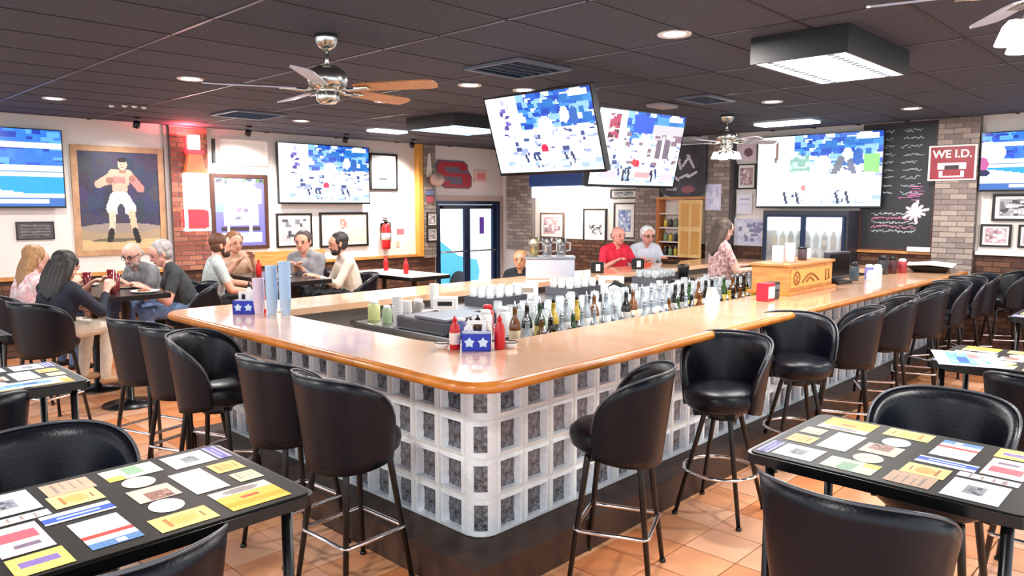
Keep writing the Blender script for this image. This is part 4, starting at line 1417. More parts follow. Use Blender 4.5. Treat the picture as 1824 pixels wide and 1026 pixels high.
def troffer(x0, x1, y0, y1, zb, label, lens_col, estr, power, lcol):
    t = thing('box_light', label, 'ceiling light', ((x0 + x1) / 2, (y0 + y1) / 2, HC - .004))
    hx, hy = (x1 - x0) / 2, (y1 - y0) / 2
    d = HC - .004 - zb
    part('housing', MB().box(-hx, hx, -hy, -hy + .02, -d, 0).box(-hx, hx, hy - .02, hy, -d, 0).box(-hx, -hx + .02, -hy + .02, hy - .02, -d, 0).box(hx - .02, hx, -hy + .02, hy - .02, -d, 0)
         .box(-hx + .02, hx - .02, -hy + .02, hy - .02, -.03, 0), mat('fixture_black', (.07, .065, .075), .5), t)
    part('diffuser', MB().box(-hx + .02, hx - .02, -hy + .02, hy - .02, -d + .004, -d + .014), mat('diffuser_' + label[:8], (1, 1, 1), .4, emit=lens_col, estr=estr), t)
    lv = MB()
    for s_ in (-1, 1):
        for k in range(14):
            x = -hx + .06 + (2 * hx - .12) * k / 13
            lv.box(x - .02, x + .012, s_ * hy * .62 - .02, s_ * hy * .62 + .02, -d, -d + .005)
    part('slot_row', lv, mat('slot_grey', (.55, .62, .70), .5), t)['kind'] = 'stuff'
    area_light('box_lamp', ((x0 + x1) / 2, (y0 + y1) / 2, zb - .012), 2 * hx - .1, power, lcol, (0, 0, 0), 'RECTANGLE', 2 * hy - .1)
    return t


troffer(2.30, 3.46, -.82, -.19, 2.77, 'square white box light hanging below the ceiling in front of the chalkboard', (.97, .98, 1.0), 1.1, 34, (1, .98, .96))
troffer(3.55, 4.60, 4.15, 5.05, 2.79, 'bluish box light hanging below the ceiling in front of the door', (.62, .88, 1.0), 1.8, 26, (.75, .92, 1))
t = thing('flat_panel_light', 'slim white ceiling panel light beyond the far fan', 'ceiling light', (7.28, 1.78, HC - .004))
part('panel', MB().cbox(-.16, .16, -.38, .38, -.03, 0, .006), mat('panel_lit', (1, 1, 1), .4, emit=(.93, .96, 1.0), estr=4), t)
t = thing('flat_panel_light', 'slim white ceiling panel light left of the bluish box light', 'ceiling light', (4.28, 6.42, HC - .004))
part('panel', MB().cbox(-.28, .28, -.12, .12, -.03, 0, .006), mat('panel_lit', (1, 1, 1), .4), t)


def vent(name, x0, x1, y0, y1, label, n_, rot=0.0):
    t = thing(name, label, 'vent', ((x0 + x1) / 2, (y0 + y1) / 2, HC - .004), rot)
    hx, hy = (x1 - x0) / 2, (y1 - y0) / 2
    part('vent_frame', MB().box(-hx, hx, -hy, -hy + .035, -.02, 0).box(-hx, hx, hy - .035, hy, -.02, 0).box(-hx, -hx + .035, -hy + .035, hy - .035, -.02, 0).box(hx - .035, hx, -hy + .035, hy - .035, -.02, 0), mat('vent_grey', (.40, .42, .47), .4), t)
    sl = mat('vent_slat', (.46, .52, .62), .35)
    for k in range(n_):
        y = -hy + .06 + (2 * hy - .12) * k / (n_ - 1)
        m_ = MB().add([(-hx + .035, y - .02, -.022), (hx - .035, y - .02, -.022), (hx - .035, y + .015, -.003), (-hx + .035, y + .015, -.003),
                       (-hx + .035, y - .02, -.026), (hx - .035, y - .02, -.026), (hx - .035, y + .015, -.007), (-hx + .035, y + .015, -.007)],
                      [(0, 1, 2, 3), (7, 6, 5, 4), (0, 4, 5, 1), (2, 6, 7, 3), (1, 5, 6, 2), (3, 7, 4, 0)])
        part('slat', m_, sl, t)
    return t


vent('air_vent', 1.68, 2.30, 1.33, 1.94, 'square louvred air vent between the near fan and hanging televisions', 6, rad(0))
vent('air_vent', 1.62, 2.28, 5.72, 6.38, 'small air grille in the ceiling near the red lit sign', 7)
vent('air_vent', 4.30, 4.85, 1.24, 1.62, 'flat air vent behind the right hanging television', 5)
for k, (x, y) in enumerate(((.53, 6.37), (.63, 6.27), (.72, 6.24), (.83, 6.26))):
    t = thing('ceiling_sensor', 'tiny round sensor on the ceiling above the painting, %s of four from the left' % ('first', 'second', 'third', 'last')[k], 'sensor', (x, y, HC - .004), 0, 'row of four ceiling sensors')
    part('dome', MB().lathe([(.03, 0), (.03, -.012), (.012, -.022), (.004, -.022)], 12), M_white, t)
t = thing('ceiling_speaker', 'flat pale rectangular speaker on the ceiling behind the hanging televisions', 'speaker', (4.62, 1.98, HC - .004))
part('grille', MB().cbox(-.16, .16, -.10, .10, -.04, 0, .01), mat('speaker_pale', (.62, .60, .62), .6), t)
# small spotlights washing the picture wall
for k, (x, tx, lab) in enumerate(((2.62, 2.8, 'above the pale framed sheet'), (4.2, 4.2, 'above the game television'), (5.5, 5.5, 'above the pale photograph'), (1.15, 1.15, 'above the boxer painting'))):
    t = thing('spotlight', 'small black ceiling spotlight ' + lab, 'spotlight', (x, WY - .75, HC - .004))
    part('base', MB().lathe([(.045, 0), (.045, -.015), (.012, -.02)], 14), M_black, t)
    part('head', MB().lathe([(.02, -.03), (.04, -.035), (.042, -.11), (.036, -.112)], 14).xf(Matrix.Translation((0, 0, -.02)) @ Matrix.Rotation(rad(28), 4, 'X')), M_black, t)
    spot_light('wall_washer', (x, WY - .70, HC - .15), (tx, WY, 1.75), 190 if k < 3 else 34, (1, .93, .84), 105, .9, .05)

# ---- ceiling fans
M_nickel = mat('brushed_nickel', (.80, .80, .77), .25, 1.0)
M_blade_w = mat('oak_fan_blade', (.70, .46, .28), .4, col2=(.80, .57, .37), nscale=8, stretch=(1, 8, 1))
M_blade_g = mat('grey_sheen_fan_blade', (.72, .70, .74), .35, noise=.06)  # on three near-fan blades, reflected light put into the colour as silver


def fan(x, y, z_blade, rad_, ang0, label, blades, lights=False):
    t = thing('ceiling_fan', label, 'ceiling fan', (x, y, HC - .004))
    zb_ = z_blade - HC + .004
    part('canopy', MB().lathe([(.075, 0), (.078, -.02), (.055, -.07), (.02, -.09), (.012, -.09)], 20), M_nickel, t)
    part('down_rod', MB().tube([(0, 0, -.08), (0, 0, zb_ + .12)], .013, 10), M_nickel, t)
    part('motor', MB().lathe([(.02, zb_ + .145), (.07, zb_ + .14), (.115, zb_ + .11), (.128, zb_ + .06), (.118, zb_ + .015), (.09, zb_), (.06, zb_ - .01), (.075, zb_ - .03), (.075, zb_ - .07), (.05, zb_ - .095), (.01, zb_ - .10)], 28), M_nickel, t)
    for k in range(5):
        a = rad(ang0) + 2 * PI * k / 5
        M_ = Matrix.Rotation(a, 4, 'Z')
        tw = Matrix.Rotation(rad(-13), 4, 'X')
        bl = MB()
        pts = [(.20, -.045), (.26, -.058), (rad_ - .06, -.068), (rad_ - .015, -.055), (rad_, -.02), (rad_, .02), (rad_ - .015, .055), (rad_ - .06, .068), (.26, .058), (.20, .045)]
        bl.prism(pts, -.004, .004)
        bl.xf(M_ @ Matrix.Translation((0, 0, zb_)) @ tw)
        b = part('blade', bl, M_blade_w if blades[k] == 'w' else M_blade_g, t)
        ar = MB().tube([(.09, 0, zb_ + .005), (.15, 0, zb_ - .015), (.27, 0, zb_ - .008)], [.016, .013, .011], 8).box(.20, .30, -.03, .03, zb_ - .012, zb_ - .006)
        ar.xf(M_)
        part('blade_iron', ar, M_nickel, b)
    if lights:
        for k in range(4):
            a = PI / 4 + PI / 2 * k
            c = (.13 * math.cos(a), .13 * math.sin(a))
            lk = part('lamp_arm', MB().tube([(0, 0, zb_ - .09), (c[0] * .7, c[1] * .7, zb_ - .11), (c[0], c[1], zb_ - .13)], .012, 8), M_nickel, t)
            part('lamp_shade', MB().lathe([(.018, .0), (.035, -.02), (.05, -.06), (.058, -.085), (.05, -.085), (.02, -.03)], 14, (c[0], c[1], zb_ - .12)), mat('fan_shade_lit', (1, 1, 1), .4, emit=(1, .97, .92), estr=5), lk)
    return t


fan(.30, 1.74, 2.60, .76, 10, 'five-bladed nickel ceiling fan nearest the viewer, above the bar', ['w', 'g', 'g', 'g', 'w'])
fan(6.06, 1.98, 2.62, .62, 30, 'far ceiling fan with a lamp cluster between hanging and wall televisions', ['g'] * 5, True)
fan(.86, -2.06, 2.62, .60, 33, 'ceiling fan with lamps cut by the top right picture corner', ['g'] * 5, True)

# =================================================================== ON THE BAR TOP
M_red = mat('ketchup_red', (.80, .10, .11), .3)
M_cap = mat('white_cap', (.95, .94, .93), .4)
M_caddyblue = mat('caddy_blue', (.10, .20, .70), .4)


def squeeze(name, x, y, z, h, r, m_, cap, label, cat='bottle', lab=None):
    t = thing(name, label, cat, (x, y, z))
    part('bottle_body', MB().lathe([(r * .9, 0), (r, .008), (r, h * .55), (r * .85, h * .68), (r * .42, h * .80), (r * .40, h * .84)], 16), m_, t)
    part('cap', MB().lathe([(r * .5, h * .84), (r * .5, h * .90), (r * .22, h * .93), (r * .12, h)], 14), cap, t)
    if lab:
        part('label_band', MB().lathe([(r + .0006, h * .16), (r + .0012, h * .17), (r + .0012, h * .48), (r + .0006, h * .5)], 16), lab, t)
    return t


def caddy(x, y, rz, where):
    t = thing('condiment_caddy', 'blue carton caddy with white emblems ' + where, 'caddy', (x, y, CT), rz)
    w_, d_, h_ = .155, .11, .095
    bx = MB()
    for a, b, c, d in ((-w_ / 2, w_ / 2, -d_ / 2, -d_ / 2 + .004), (-w_ / 2, w_ / 2, d_ / 2 - .004, d_ / 2), (-w_ / 2, -w_ / 2 + .004, -d_ / 2, d_ / 2), (w_ / 2 - .004, w_ / 2, -d_ / 2, d_ / 2)):
        bx.box(a, b, c, d, 0, h_)
    bx.box(-w_ / 2, w_ / 2, -d_ / 2, d_ / 2, 0, .004)
    part('carton', bx, M_caddyblue, t)
    for sx in (-1, 1):
        stv = []
        for k in range(10):
            r_ = (.03, .018)[k % 2]
            a = PI / 2 + PI * k / 5
            stv.append((sx * .037 + r_ * math.cos(a), .047 + r_ * math.sin(a)))
        m_ = MB()
        slab(m_, stv, -d_ / 2 - .0015, -d_ / 2 - .0002)
        part('emblem', m_, mat('emblem_pale', (.82, .90, .97), .5), t)
    part('handle', MB().box(-w_ / 2, w_ / 2, -.003, .003, .004, .10).box(-.05, -.03, -.003, .003, .10, .14).box(.03, .05, -.003, .003, .10, .14).box(-.05, .05, -.003, .003, .14, .16), M_cap, t)
    return t


RZC = rad(43.9 - 90)


def off(x, y, dl, dd):
    """shift by dl to the viewer's right and dd away"""
    return x + dl * math.sin(rad(43.9)) + dd * math.cos(rad(43.9)), y - dl * math.cos(rad(43.9)) + dd * math.sin(rad(43.9))


bx_, by_ = .30, .34
caddy(bx_, by_, RZC, 'at the near corner of the bar top')
for dl, dd, h, m_, cp, lb, lab in ((-.12, .01, .185, M_red, M_red, 'red ketchup bottle with a pale label left of the near blue caddy', mat('ketchup_label', (.93, .85, .82), .5)),
                                   (.125, .01, .19, M_red, M_red, 'red squeeze bottle right of the near blue caddy', None),
                                   (-.05, .11, .15, M_cap, M_cap, 'white topped shaker behind the left half of the near blue caddy', None),
                                   (.05, .11, .16, mat('mayo', (.95, .92, .86), .4), M_cap, 'cream squeeze bottle behind the right half of the near blue caddy', None),
                                   (.0, .14, .17, mat('brown_sauce', (.30, .15, .10), .25), M_black, 'brown sauce bottle behind the middle of the near blue caddy', None)):
    x, y = off(bx_, by_, dl, dd)
    squeeze('condiment_bottle', x, y, CT, h, .029, m_, cp, lb, 'bottle', lab)
for dl, dd, lb in ((-.19, .03, 'small white bowl with a dark rim left of the near ketchup bottle'), (.185, .05, 'small white bowl right of the near red squeeze bottle')):
    x, y = off(bx_, by_, dl, dd)
    t = thing('dip_bowl', lb, 'bowl', (x, y, CT))
    part('bowl', MB().lathe([(.02, 0), (.028, .003), (.042, .032), (.040, .034), (.024, .008), (.005, .007)], 18), M_cap, t)
    part('bowl_rim', MB().tube([(.041 * math.cos(2 * PI * k / 20), .041 * math.sin(2 * PI * k / 20), .033) for k in range(20)], .003, 6, closed=True), M_wood_dark, t)
caddy(.10, 2.58, RZC, 'on the left end of the bar top')
x, y = off(.10, 2.58, .115, .0)
squeeze('condiment_bottle', x, y, CT, .19, .032, M_red, M_red, 'red ketchup bottle beside the caddy on the left end of the bar', 'bottle', mat('ketchup_label', (.9, .8, .8), .5))
x, y = off(.10, 2.58, .0, .08)
squeeze('condiment_bottle', x, y, CT, .22, .028, M_cap, M_black, 'white shaker with a dark cap behind the left end caddy')
# stacks of clear blue plastic cups
M_cup = mat('blue_plastic_cup', (.74, .86, .98), .16, spec=.8)
for k, (px, py, n_, lb) in enumerate(((.20, 2.38, 16, 'tall stack of clear bluish cups, the left of two'), (.26, 2.30, 18, 'tall stack of clear bluish cups, the right of two'), (.14, 2.46, 10, 'lower stack of pinkish clear cups beside the ketchup'))):
    t = thing('cup_stack', lb, 'cups', (px, py, CT), 0, 'stacks of clear cups on the left bar end')
    cm_ = MB().lathe([(.030, .0), (.031, .002), (.042, .118), (.044, .120), (.0405, .118), (.0295, .004)], 16).mesh('cup', M_cup if k < 2 else mat('pink_plastic_cup', (.90, .84, .92), .18, spec=.7))
    for q in range(n_):
        ob('cup', cm_, t, (0, 0, q * .0155))
# carved oak box with things on top
t = thing('carved_oak_box', 'oak box with carved scrolls standing on the right bar top', 'box', (4.36, .35, CT), 0)
hx, hy, hz = .49, .17, .25
part('case', MB().cbox(-hx, hx, -hy, hy, .03, hz, .006), M_wood, t)
part('plinth', MB().cbox(-hx - .03, hx + .03, -hy - .03, hy + .03, 0, .032, .006), M_wood_edge, t)
part('lid', MB().cbox(-hx - .02, hx + .02, -hy - .02, hy + .02, hz, hz + .025, .006), M_wood, t)
part('front_panel', MB().cbox(-hx + .05, hx - .05, -hy - .008, -hy, .06, hz - .03, .003), mat('light_oak_panel', (.90, .66, .34), .45, noise=.08), t)
cw = mat('carved_groove', (.56, .34, .14), .6)
ca = MB()
ca.tube([(-.34 + .06 * math.cos(a), -hy - .010, .145 + .055 * math.sin(a)) for a in [2 * PI * k / 18 for k in range(18)]], .008, 6, closed=True)
ca.tube([(-.37, -hy - .010, .18), (-.32, -hy - .010, .15), (-.36, -hy - .010, .13), (-.31, -hy - .010, .11)], .007, 6)
ca.tube([(-.22 + .06 * k, -hy - .010, .10 + .07 * math.sin(PI * k / 6)) for k in range(7)], .009, 6)
ca.tube([(-.13 + .04 * k, -hy - .010, .10 + .035 * math.sin(PI * k / 4)) for k in range(5)], .008, 6)
ca.tube([(.30, -hy - .010, .19), (.30, -hy - .010, .09), (.38, -hy - .010, .10), (.36, -hy - .010, .19)], .008, 6)
part('carved_scroll', ca, cw, t)
zt2 = CT + hz + .025
for k, (dx, dy, r, h, c, lb) in enumerate(((-.30, .02, .05, .15, (.95, .94, .95), 'tall white canister on the left of the carved oak box'), (-.16, -.03, .045, .17, (.93, .86, .86), 'pinkish white canister second from left on the oak box'),
                                           (-.02, .03, .05, .14, (.86, .70, .70), 'dusty pink canister in the middle of the oak box'), (.14, -.02, .04, .12, (.32, .25, .26), 'dark narrow canister on the oak box'), (.30, .02, .05, .10, (.95, .95, .96), 'short white tub on the right of the oak box'))):
    t = thing('canister', lb, 'canister', (4.36 + dx, .35 + dy, zt2))
    part('can_body', MB().lathe([(r * .95, 0), (r, .004), (r, h * .85), (r * .96, h * .87)], 18), mat('can_%d' % k, c, .4), t)
    part('lid', MB().lathe([(r * 1.03, h * .86), (r * 1.03, h * .97), (r * .9, h), (.005, h)], 18), M_cap if k != 3 else M_black, t)
t = thing('napkin_box', 'red napkin box with a pale front beside the carved oak box', 'napkin box', (3.42, .17, CT), 0)
part('case', MB().cbox(-.075, .075, -.05, .05, 0, .15, .012), mat('napkin_red', (.72, .10, .20), .35), t)
part('front_face', MB().cbox(-.055, .055, -.054, -.049, .025, .12, .004), mat('pale_mint', (.86, .92, .88), .5), t)
t = thing('card_reader', 'black card terminal between the red napkin box and the oak box', 'terminal', (3.58, .20, CT), 0)
part('case', MB().cbox(-.07, .07, -.05, .05, 0, .145, .012), M_black, t)
part('display', MB().box(-.05, .05, -.0525, -.0498, .085, .125), mat('grey_display', (.40, .42, .45), .2), t)
part('keypad', MB().box(-.05, .05, -.0525, -.0498, .02, .07), mat('key_grey', (.22, .22, .24), .5), t)
t = thing('till_monitor', 'dark grey till monitor standing right of the carved oak box', 'till', (5.28, .30, CT), rad(-8))
part('foot', MB().cbox(-.14, .14, -.10, .10, 0, .03, .006), M_black, t)
part('screen_case', MB().cbox(-.21, .21, -.03, .03, .05, .32, .01).box(-.05, .05, -.02, .05, .02, .1), mat('till_grey', (.23, .23, .26), .4), t)
part('screen_glass', MB().box(-.19, .19, -.0335, -.0302, .08, .30), M_blackgloss, t)
for k, (x, y, r, h, c, lb) in enumerate(((5.66, .26, .045, .20, (.22, .28, .32), 'dark shaker right of the till monitor'), (5.82, .14, .05, .11, (.93, .94, .97), 'white cup right of the dark shaker'), (5.98, .22, .045, .16, (.45, .45, .72), 'lavender blue cup farther along the bar'), (6.3, .24, .05, .14, (.92, .93, .96), 'white canister farther along the bar'),
                                         (6.86, .26, .05, .20, (.28, .10, .12), 'dark red bottle below the chalkboard'), (7.02, .2, .05, .17, (.62, .18, .20), 'red squeeze bottle below the chalkboard'), (6.66, .30, .06, .22, (.16, .16, .18), 'black canister below the chalkboard'))):
    t = thing('bar_canister', lb, 'canister', (x, y, CT))
    part('can_body', MB().lathe([(r * .95, 0), (r, .004), (r, h * .7), (r * .8, h * .8)], 16), mat('bcan_%d' % k, c, .35), t)
    part('lid', MB().lathe([(r * .84, h * .79), (r * .84, h * .92), (r * .4, h), (.004, h)], 16), M_black if k in (0, 4, 6) else M_cap, t)
t = thing('paper_basket', 'white lined food basket near the far right end of the bar', 'basket', (7.52, .02, CT), rad(10))
part('basket', MB().add([(x * .26, y * .16, 0) for x, y in ((-1, -1), (1, -1), (1, 1), (-1, 1))] + [(x * .34, y * .22, .07) for x, y in ((-1, -1), (1, -1), (1, 1), (-1, 1))],
                        [(3, 2, 1, 0), (0, 1, 5, 4), (1, 2, 6, 5), (2, 3, 7, 6), (3, 0, 4, 7)]), M_black, t)
part('paper_liner', MB().add([(-.36, -.24, .075), (0, -.26, .10), (.37, -.23, .08), (.38, 0, .10), (.36, .24, .08), (0, .25, .105), (-.37, .24, .085), (-.38, 0, .10), (0, 0, .045)],
                             [(0, 1, 8), (1, 2, 8), (2, 3, 8), (3, 4, 8), (4, 5, 8), (5, 6, 8), (6, 7, 8), (7, 0, 8)]), M_cap, t)
# stainless dispenser box on the far bar top with pitchers on it
t = thing('dispenser_box', 'pale stainless box on the far bar top', 'dispenser', (3.66, 2.74, CT), RZC)
part('case', MB().cbox(-.26, .26, -.13, .13, 0, .22, .012), mat('pale_steel', (.74, .74, .78), .4, .3), t)
part('drip_lid', MB().cbox(-.27, .27, -.14, .14, .22, .242, .005), M_steel, t)
for k, (dl, dd, c) in enumerate(((-.17, 0, (.86, .78, .45)), (-.03, -.03, (.92, .94, .97)), (.12, .02, (.86, .86, .88)))):
    x, y = off(3.66, 2.74, dl, dd)
    t = thing('beer_pitcher', '%s glass pitcher on the pale stainless box' % ('yellowish', 'clear', 'greyish')[k], 'pitcher', (x, y, CT + .243), RZC)
    part('jug', MB().lathe([(.045, 0), (.048, .004), (.052, .10), (.062, .19), (.06, .19), (.049, .10), (.044, .01)], 16), thin_glass('pitcher_%d' % k, c, .2, .06), t)
    part('jug_handle', MB().tube([(.052, 0, .15), (.10, 0, .14), (.10, 0, .06), (.05, 0, .05)], .008, 6), M_glass, t)

# =================================================================== BOTTLES AND GLASSES INSIDE THE BAR
KINDS = {'clear': ((.60, .64, .67), 'label_w', (.93, .92, .90)), 'green': ((.18, .30, .16), 'label_y', (.86, .78, .40)), 'amber': ((.45, .26, .10), 'label_c', (.88, .80, .66)),
         'dark': ((.09, .08, .08), 'label_g', (.70, .68, .66)), 'gold': ((.74, .62, .22), 'label_b', (.25, .23, .22))}
protos = {}


def bottle_proto(kind):
    c, ln, lc = KINDS[kind]
    bd = MB().lathe([(.034, 0), (.038, .004), (.038, .155), (.032, .185), (.016, .215), (.0145, .265), (.016, .267), (.016, .275)], 14).mesh('bottle_glass', mat('bottle_' + kind, c, .12, spec=.8))
    lb = MB().lathe([(.0385, .045), (.0388, .046), (.0388, .130), (.0385, .131)], 14).mesh('label_band', mat(ln, lc, .5))
    sp = MB().lathe([(.012, .275), (.014, .295), (.006, .30), (.004, .325)], 8).mesh('pour_spout', M_steel if kind != 'gold' else M_black)
    return bd, lb, sp


def ordn(n_):
    return '%d%s' % (n_, 'th' if 10 < n_ % 100 < 14 else {1: 'st', 2: 'nd', 3: 'rd'}.get(n_ % 10, 'th'))


for k in KINDS:
    protos[k] = bottle_proto(k)
ROWS = [(.52, .76, 'front row of the speed rail'), (.65, .82, 'middle row of the speed rail'), (.78, .90, 'back row of the speed rail')]
r_ = random.Random(5)
for ri, (yy, zz, rl) in enumerate(ROWS):
    x = 1.05
    cnt = 0
    if zz > .77:
        rs_ = thing('bottle_step', 'stainless step carrying the %s' % rl, 'shelf', (3.27, yy, .76))
        part('riser', MB().cbox(-2.30, 2.30, -.06, .06, 0, zz - .76, .004), M_steel, rs_)
    while x < 5.45:
        if not (2.1 < x < 2.25):
            cnt += 1
            kd = r_.choice(['clear', 'clear', 'green', 'amber', 'dark', 'gold', 'clear'])
            t = thing('liquor_bottle', '%s liquor bottle, %s from the left in the %s' % (kd, ordn(cnt), rl), 'bottle', (x, yy + r_.uniform(-.015, .015), zz), 0, '%s bottles in the %s' % (kd, rl))
            for nm, me in zip(('bottle_glass', 'label_band', 'pour_spout'), protos[kd]):
                ob(nm, me, t)
        x += r_.uniform(.105, .135)
tall_glass = MB().lathe([(.030, 0), (.031, .006), (.038, .145), (.0365, .145), (.029, .010), (.003, .009)], 14).mesh('tumbler', M_glass)
wine = MB().lathe([(.034, 0), (.034, .003), (.005, .008), (.004, .075), (.02, .09), (.037, .13), (.034, .19), (.0325, .19), (.035, .13), (.018, .094), (.002, .088)], 14).mesh('stem_glass', M_glass)
for a in range(22):
    for b in range(4):
        x, y = 1.60 + a * .152 + r_.uniform(-.02, .02), 1.11 + b * .125
        kd = 'tumbler' if (a + b) % 3 else 'stem_glass'
        t = tag(ob(kd, tall_glass if kd == 'tumbler' else wine, None, (x, y, .92)), ('clear tumbler' if kd == 'tumbler' else 'clear stemmed glass') + ', %s from the left in the %s row on the bar island' % (ordn(a + 1), ('front', 'second', 'third', 'back')[b]), 'glass', 'glasses on the bar island')
M_tray = mat('grey_rack', (.30, .30, .33), .5)
for k, (x0, lb) in enumerate(((2.3, 'dark open glass rack on the back station, left of three'), (3.4, 'dark open glass rack on the back station, middle of three'), (4.9, 'dark open glass rack on the back station, right of three'))):
    t = thing('glass_rack', lb, 'rack', (x0, 2.20, .96))
    rk = MB().box(-.24, .24, -.16, .16, 0, .012)
    for q in range(5):
        rk.box(-.24 + q * .12 - .004, -.24 + q * .12 + .004, -.16, .16, .012, .08)
    for q in range(4):
        rk.box(-.24, .24, -.16 + q * .1067 - .004, -.16 + q * .1067 + .004, .012, .08)
    part('rack_frame', rk, M_tray, t)
    for a in range(4):
        for b in range(3):
            tag(ob('tumbler', tall_glass, None, (x0 - .18 + a * .12, 2.20 - .107 + b * .107, .973)), 'clear tumbler in the %s dark rack, %s row, %s from the left' % (('left', 'middle', 'right')[k], ('front', 'middle', 'back')[b], ordn(a + 1)), 'glass', 'tumblers in the glass racks')
# soda gun, blender, ice bin and odds inside the left end
t = thing('ice_bin', 'dark grey ice bin lid on the sink counter', 'ice bin', (1.14, 1.62, .93))
part('bin', MB().cbox(-.20, .20, -.28, .28, 0, .10, .02), mat('bin_grey', (.34, .34, .37), .4), t)
part('lid', MB().cbox(-.21, .21, -.29, .05, .10, .125, .008), mat('bin_lid', (.46, .46, .50), .35), t)
for k, (x, y, r, h, c, lb) in enumerate(((1.06, 2.34, .05, .16, (.80, .82, .55), 'yellow green tub on the sink counter'), (1.20, 2.24, .045, .12, (.25, .24, .22), 'dark jar on the sink counter'), (1.04, 2.14, .04, .14, (.62, .70, .55), 'green bottle on the sink counter'),
                                         (1.20, 1.20, .05, .18, (.88, .88, .90), 'white jug on the sink counter'), (1.06, 1.14, .05, .15, (.90, .84, .78), 'cream tub on the sink counter'), (1.30, 1.28, .045, .20, (.72, .30, .30), 'red topped jug on the sink counter'),
                                         (1.04, 1.28, .04, .13, (.35, .36, .60), 'dark blue jar on the sink counter'), (1.30, 1.12, .05, .2, (.86, .86, .86), 'pale canister at the near end of the sink counter'), (1.32, 2.10, .05, .17, (.55, .54, .52), 'grey canister at the far end of the sink counter'))):
    t = thing('bar_jar', lb, 'jar', (x, y, .93))
    part('jar_body', MB().lathe([(r * .95, 0), (r, .005), (r, h * .75), (r * .7, h * .85)], 14), mat('bjar_%d' % k, c, .3), t)
    part('lid', MB().lathe([(r * .74, h * .84), (r * .74, h * .97), (r * .6, h), (.004, h)], 14), M_cap if k != 5 else M_red, t)
t = thing('soda_gun', 'black soda gun hose arching up behind the glasses', 'soda gun', (3.35, 1.62, .0))
part('post', MB().lathe([(.06, 0), (.06, .015), (.02, .02), (.02, .98)], 14), M_blackmetal, t)
part('hose', MB().tube([(0, 0, .95), (-.06, .10, 1.05), (-.02, .02, 1.12), (.10, -.12, 1.04), (.20, -.26, .94)], .024, 8), M_black, t)
t = thing('black_mixer', 'black mixer machine among the bottles near the bartender', 'mixer', (4.75, 1.75, 0))
part('stand', MB().cbox(-.12, .12, -.12, .12, 0, .86, .01), M_steel, t)
part('machine', MB().cbox(-.11, .11, -.09, .09, .86, 1.06, .02).lathe([(.05, 1.06), (.065, 1.18), (.06, 1.20), (.02, 1.21)], 14), M_black, t)
# guests' table things
for k, (x, y, lb) in enumerate(((-.10, 4.72, 'nearest the woman in navy'), (.02, 5.00, 'in the middle of the left table'), (-.12, 5.35, 'before the blonde woman'), (.16, 5.55, 'before the man in grey at the far end'))):
    t = thing('red_tumbler', 'dark red drink tumbler ' + lb, 'drink', (x, y, TZ))
    part('cup', MB().lathe([(.030, 0), (.032, .004), (.040, .155), (.038, .155), (.030, .01)], 14), mat('red_cup', (.42, .10, .12), .2), t)
    part('straw', MB().tube([(0, 0, .02), (.02, .01, .22)], .003, 6), M_cap, t)
for k, (x, y, lb) in enumerate(((.14, 4.62, 'white plate with food on the near end of the left table'), (.16, 5.15, 'white plate with food before the man in the dark shirt'), (1.72, 5.0, 'white plate on the table of the men under the television'), (-.05, 5.65, 'white plate at the far end of the left table'))):
    t = thing('dinner_plate', lb, 'plate', (x, y, TZ))
    part('plate', MB().lathe([(.07, 0), (.08, .003), (.125, .016), (.124, .019), (.075, .008), (.003, .007)], 22), M_cap, t)
    fd = MB()
    for q in range(5):
        fd.ball((r_.uniform(-.04, .04), r_.uniform(-.04, .04), .018), (.03, .022, .014), 0, 8, 5)
    part('food', fd, mat('fried_food', (.55, .34, .20), .6, noise=.2), t)
for k, (x, y, lb) in enumerate(((3.0, 4.4, 'on the empty pale table'), (1.70, 5.45, 'on the table of the men'), (3.12, 4.95, 'at the far end of the empty pale table'))):
    squeeze('condiment_bottle', x, y, TZ, .19, .03, M_red, M_red, 'red ketchup bottle ' + lb)

# bottles on the cooler shelves
for sh_ in range(3):
    for k in range(9):
        kd = ('dark', 'amber', 'green')[(k // 3 + sh_) % 3]
        t = thing('cooler_bottle', '%s bottle, %s from the left on the %s cooler shelf' % (kd, ordn(k + 1), ('third', 'second', 'top')[sh_]), 'bottle', (WX - .30, 2.24 - k * .12, .705 + .27 * sh_), 0, 'bottles in the lit cooler')
        for nm, me in zip(('bottle_glass', 'label_band'), protos[kd]):
            ob(nm, me, t)

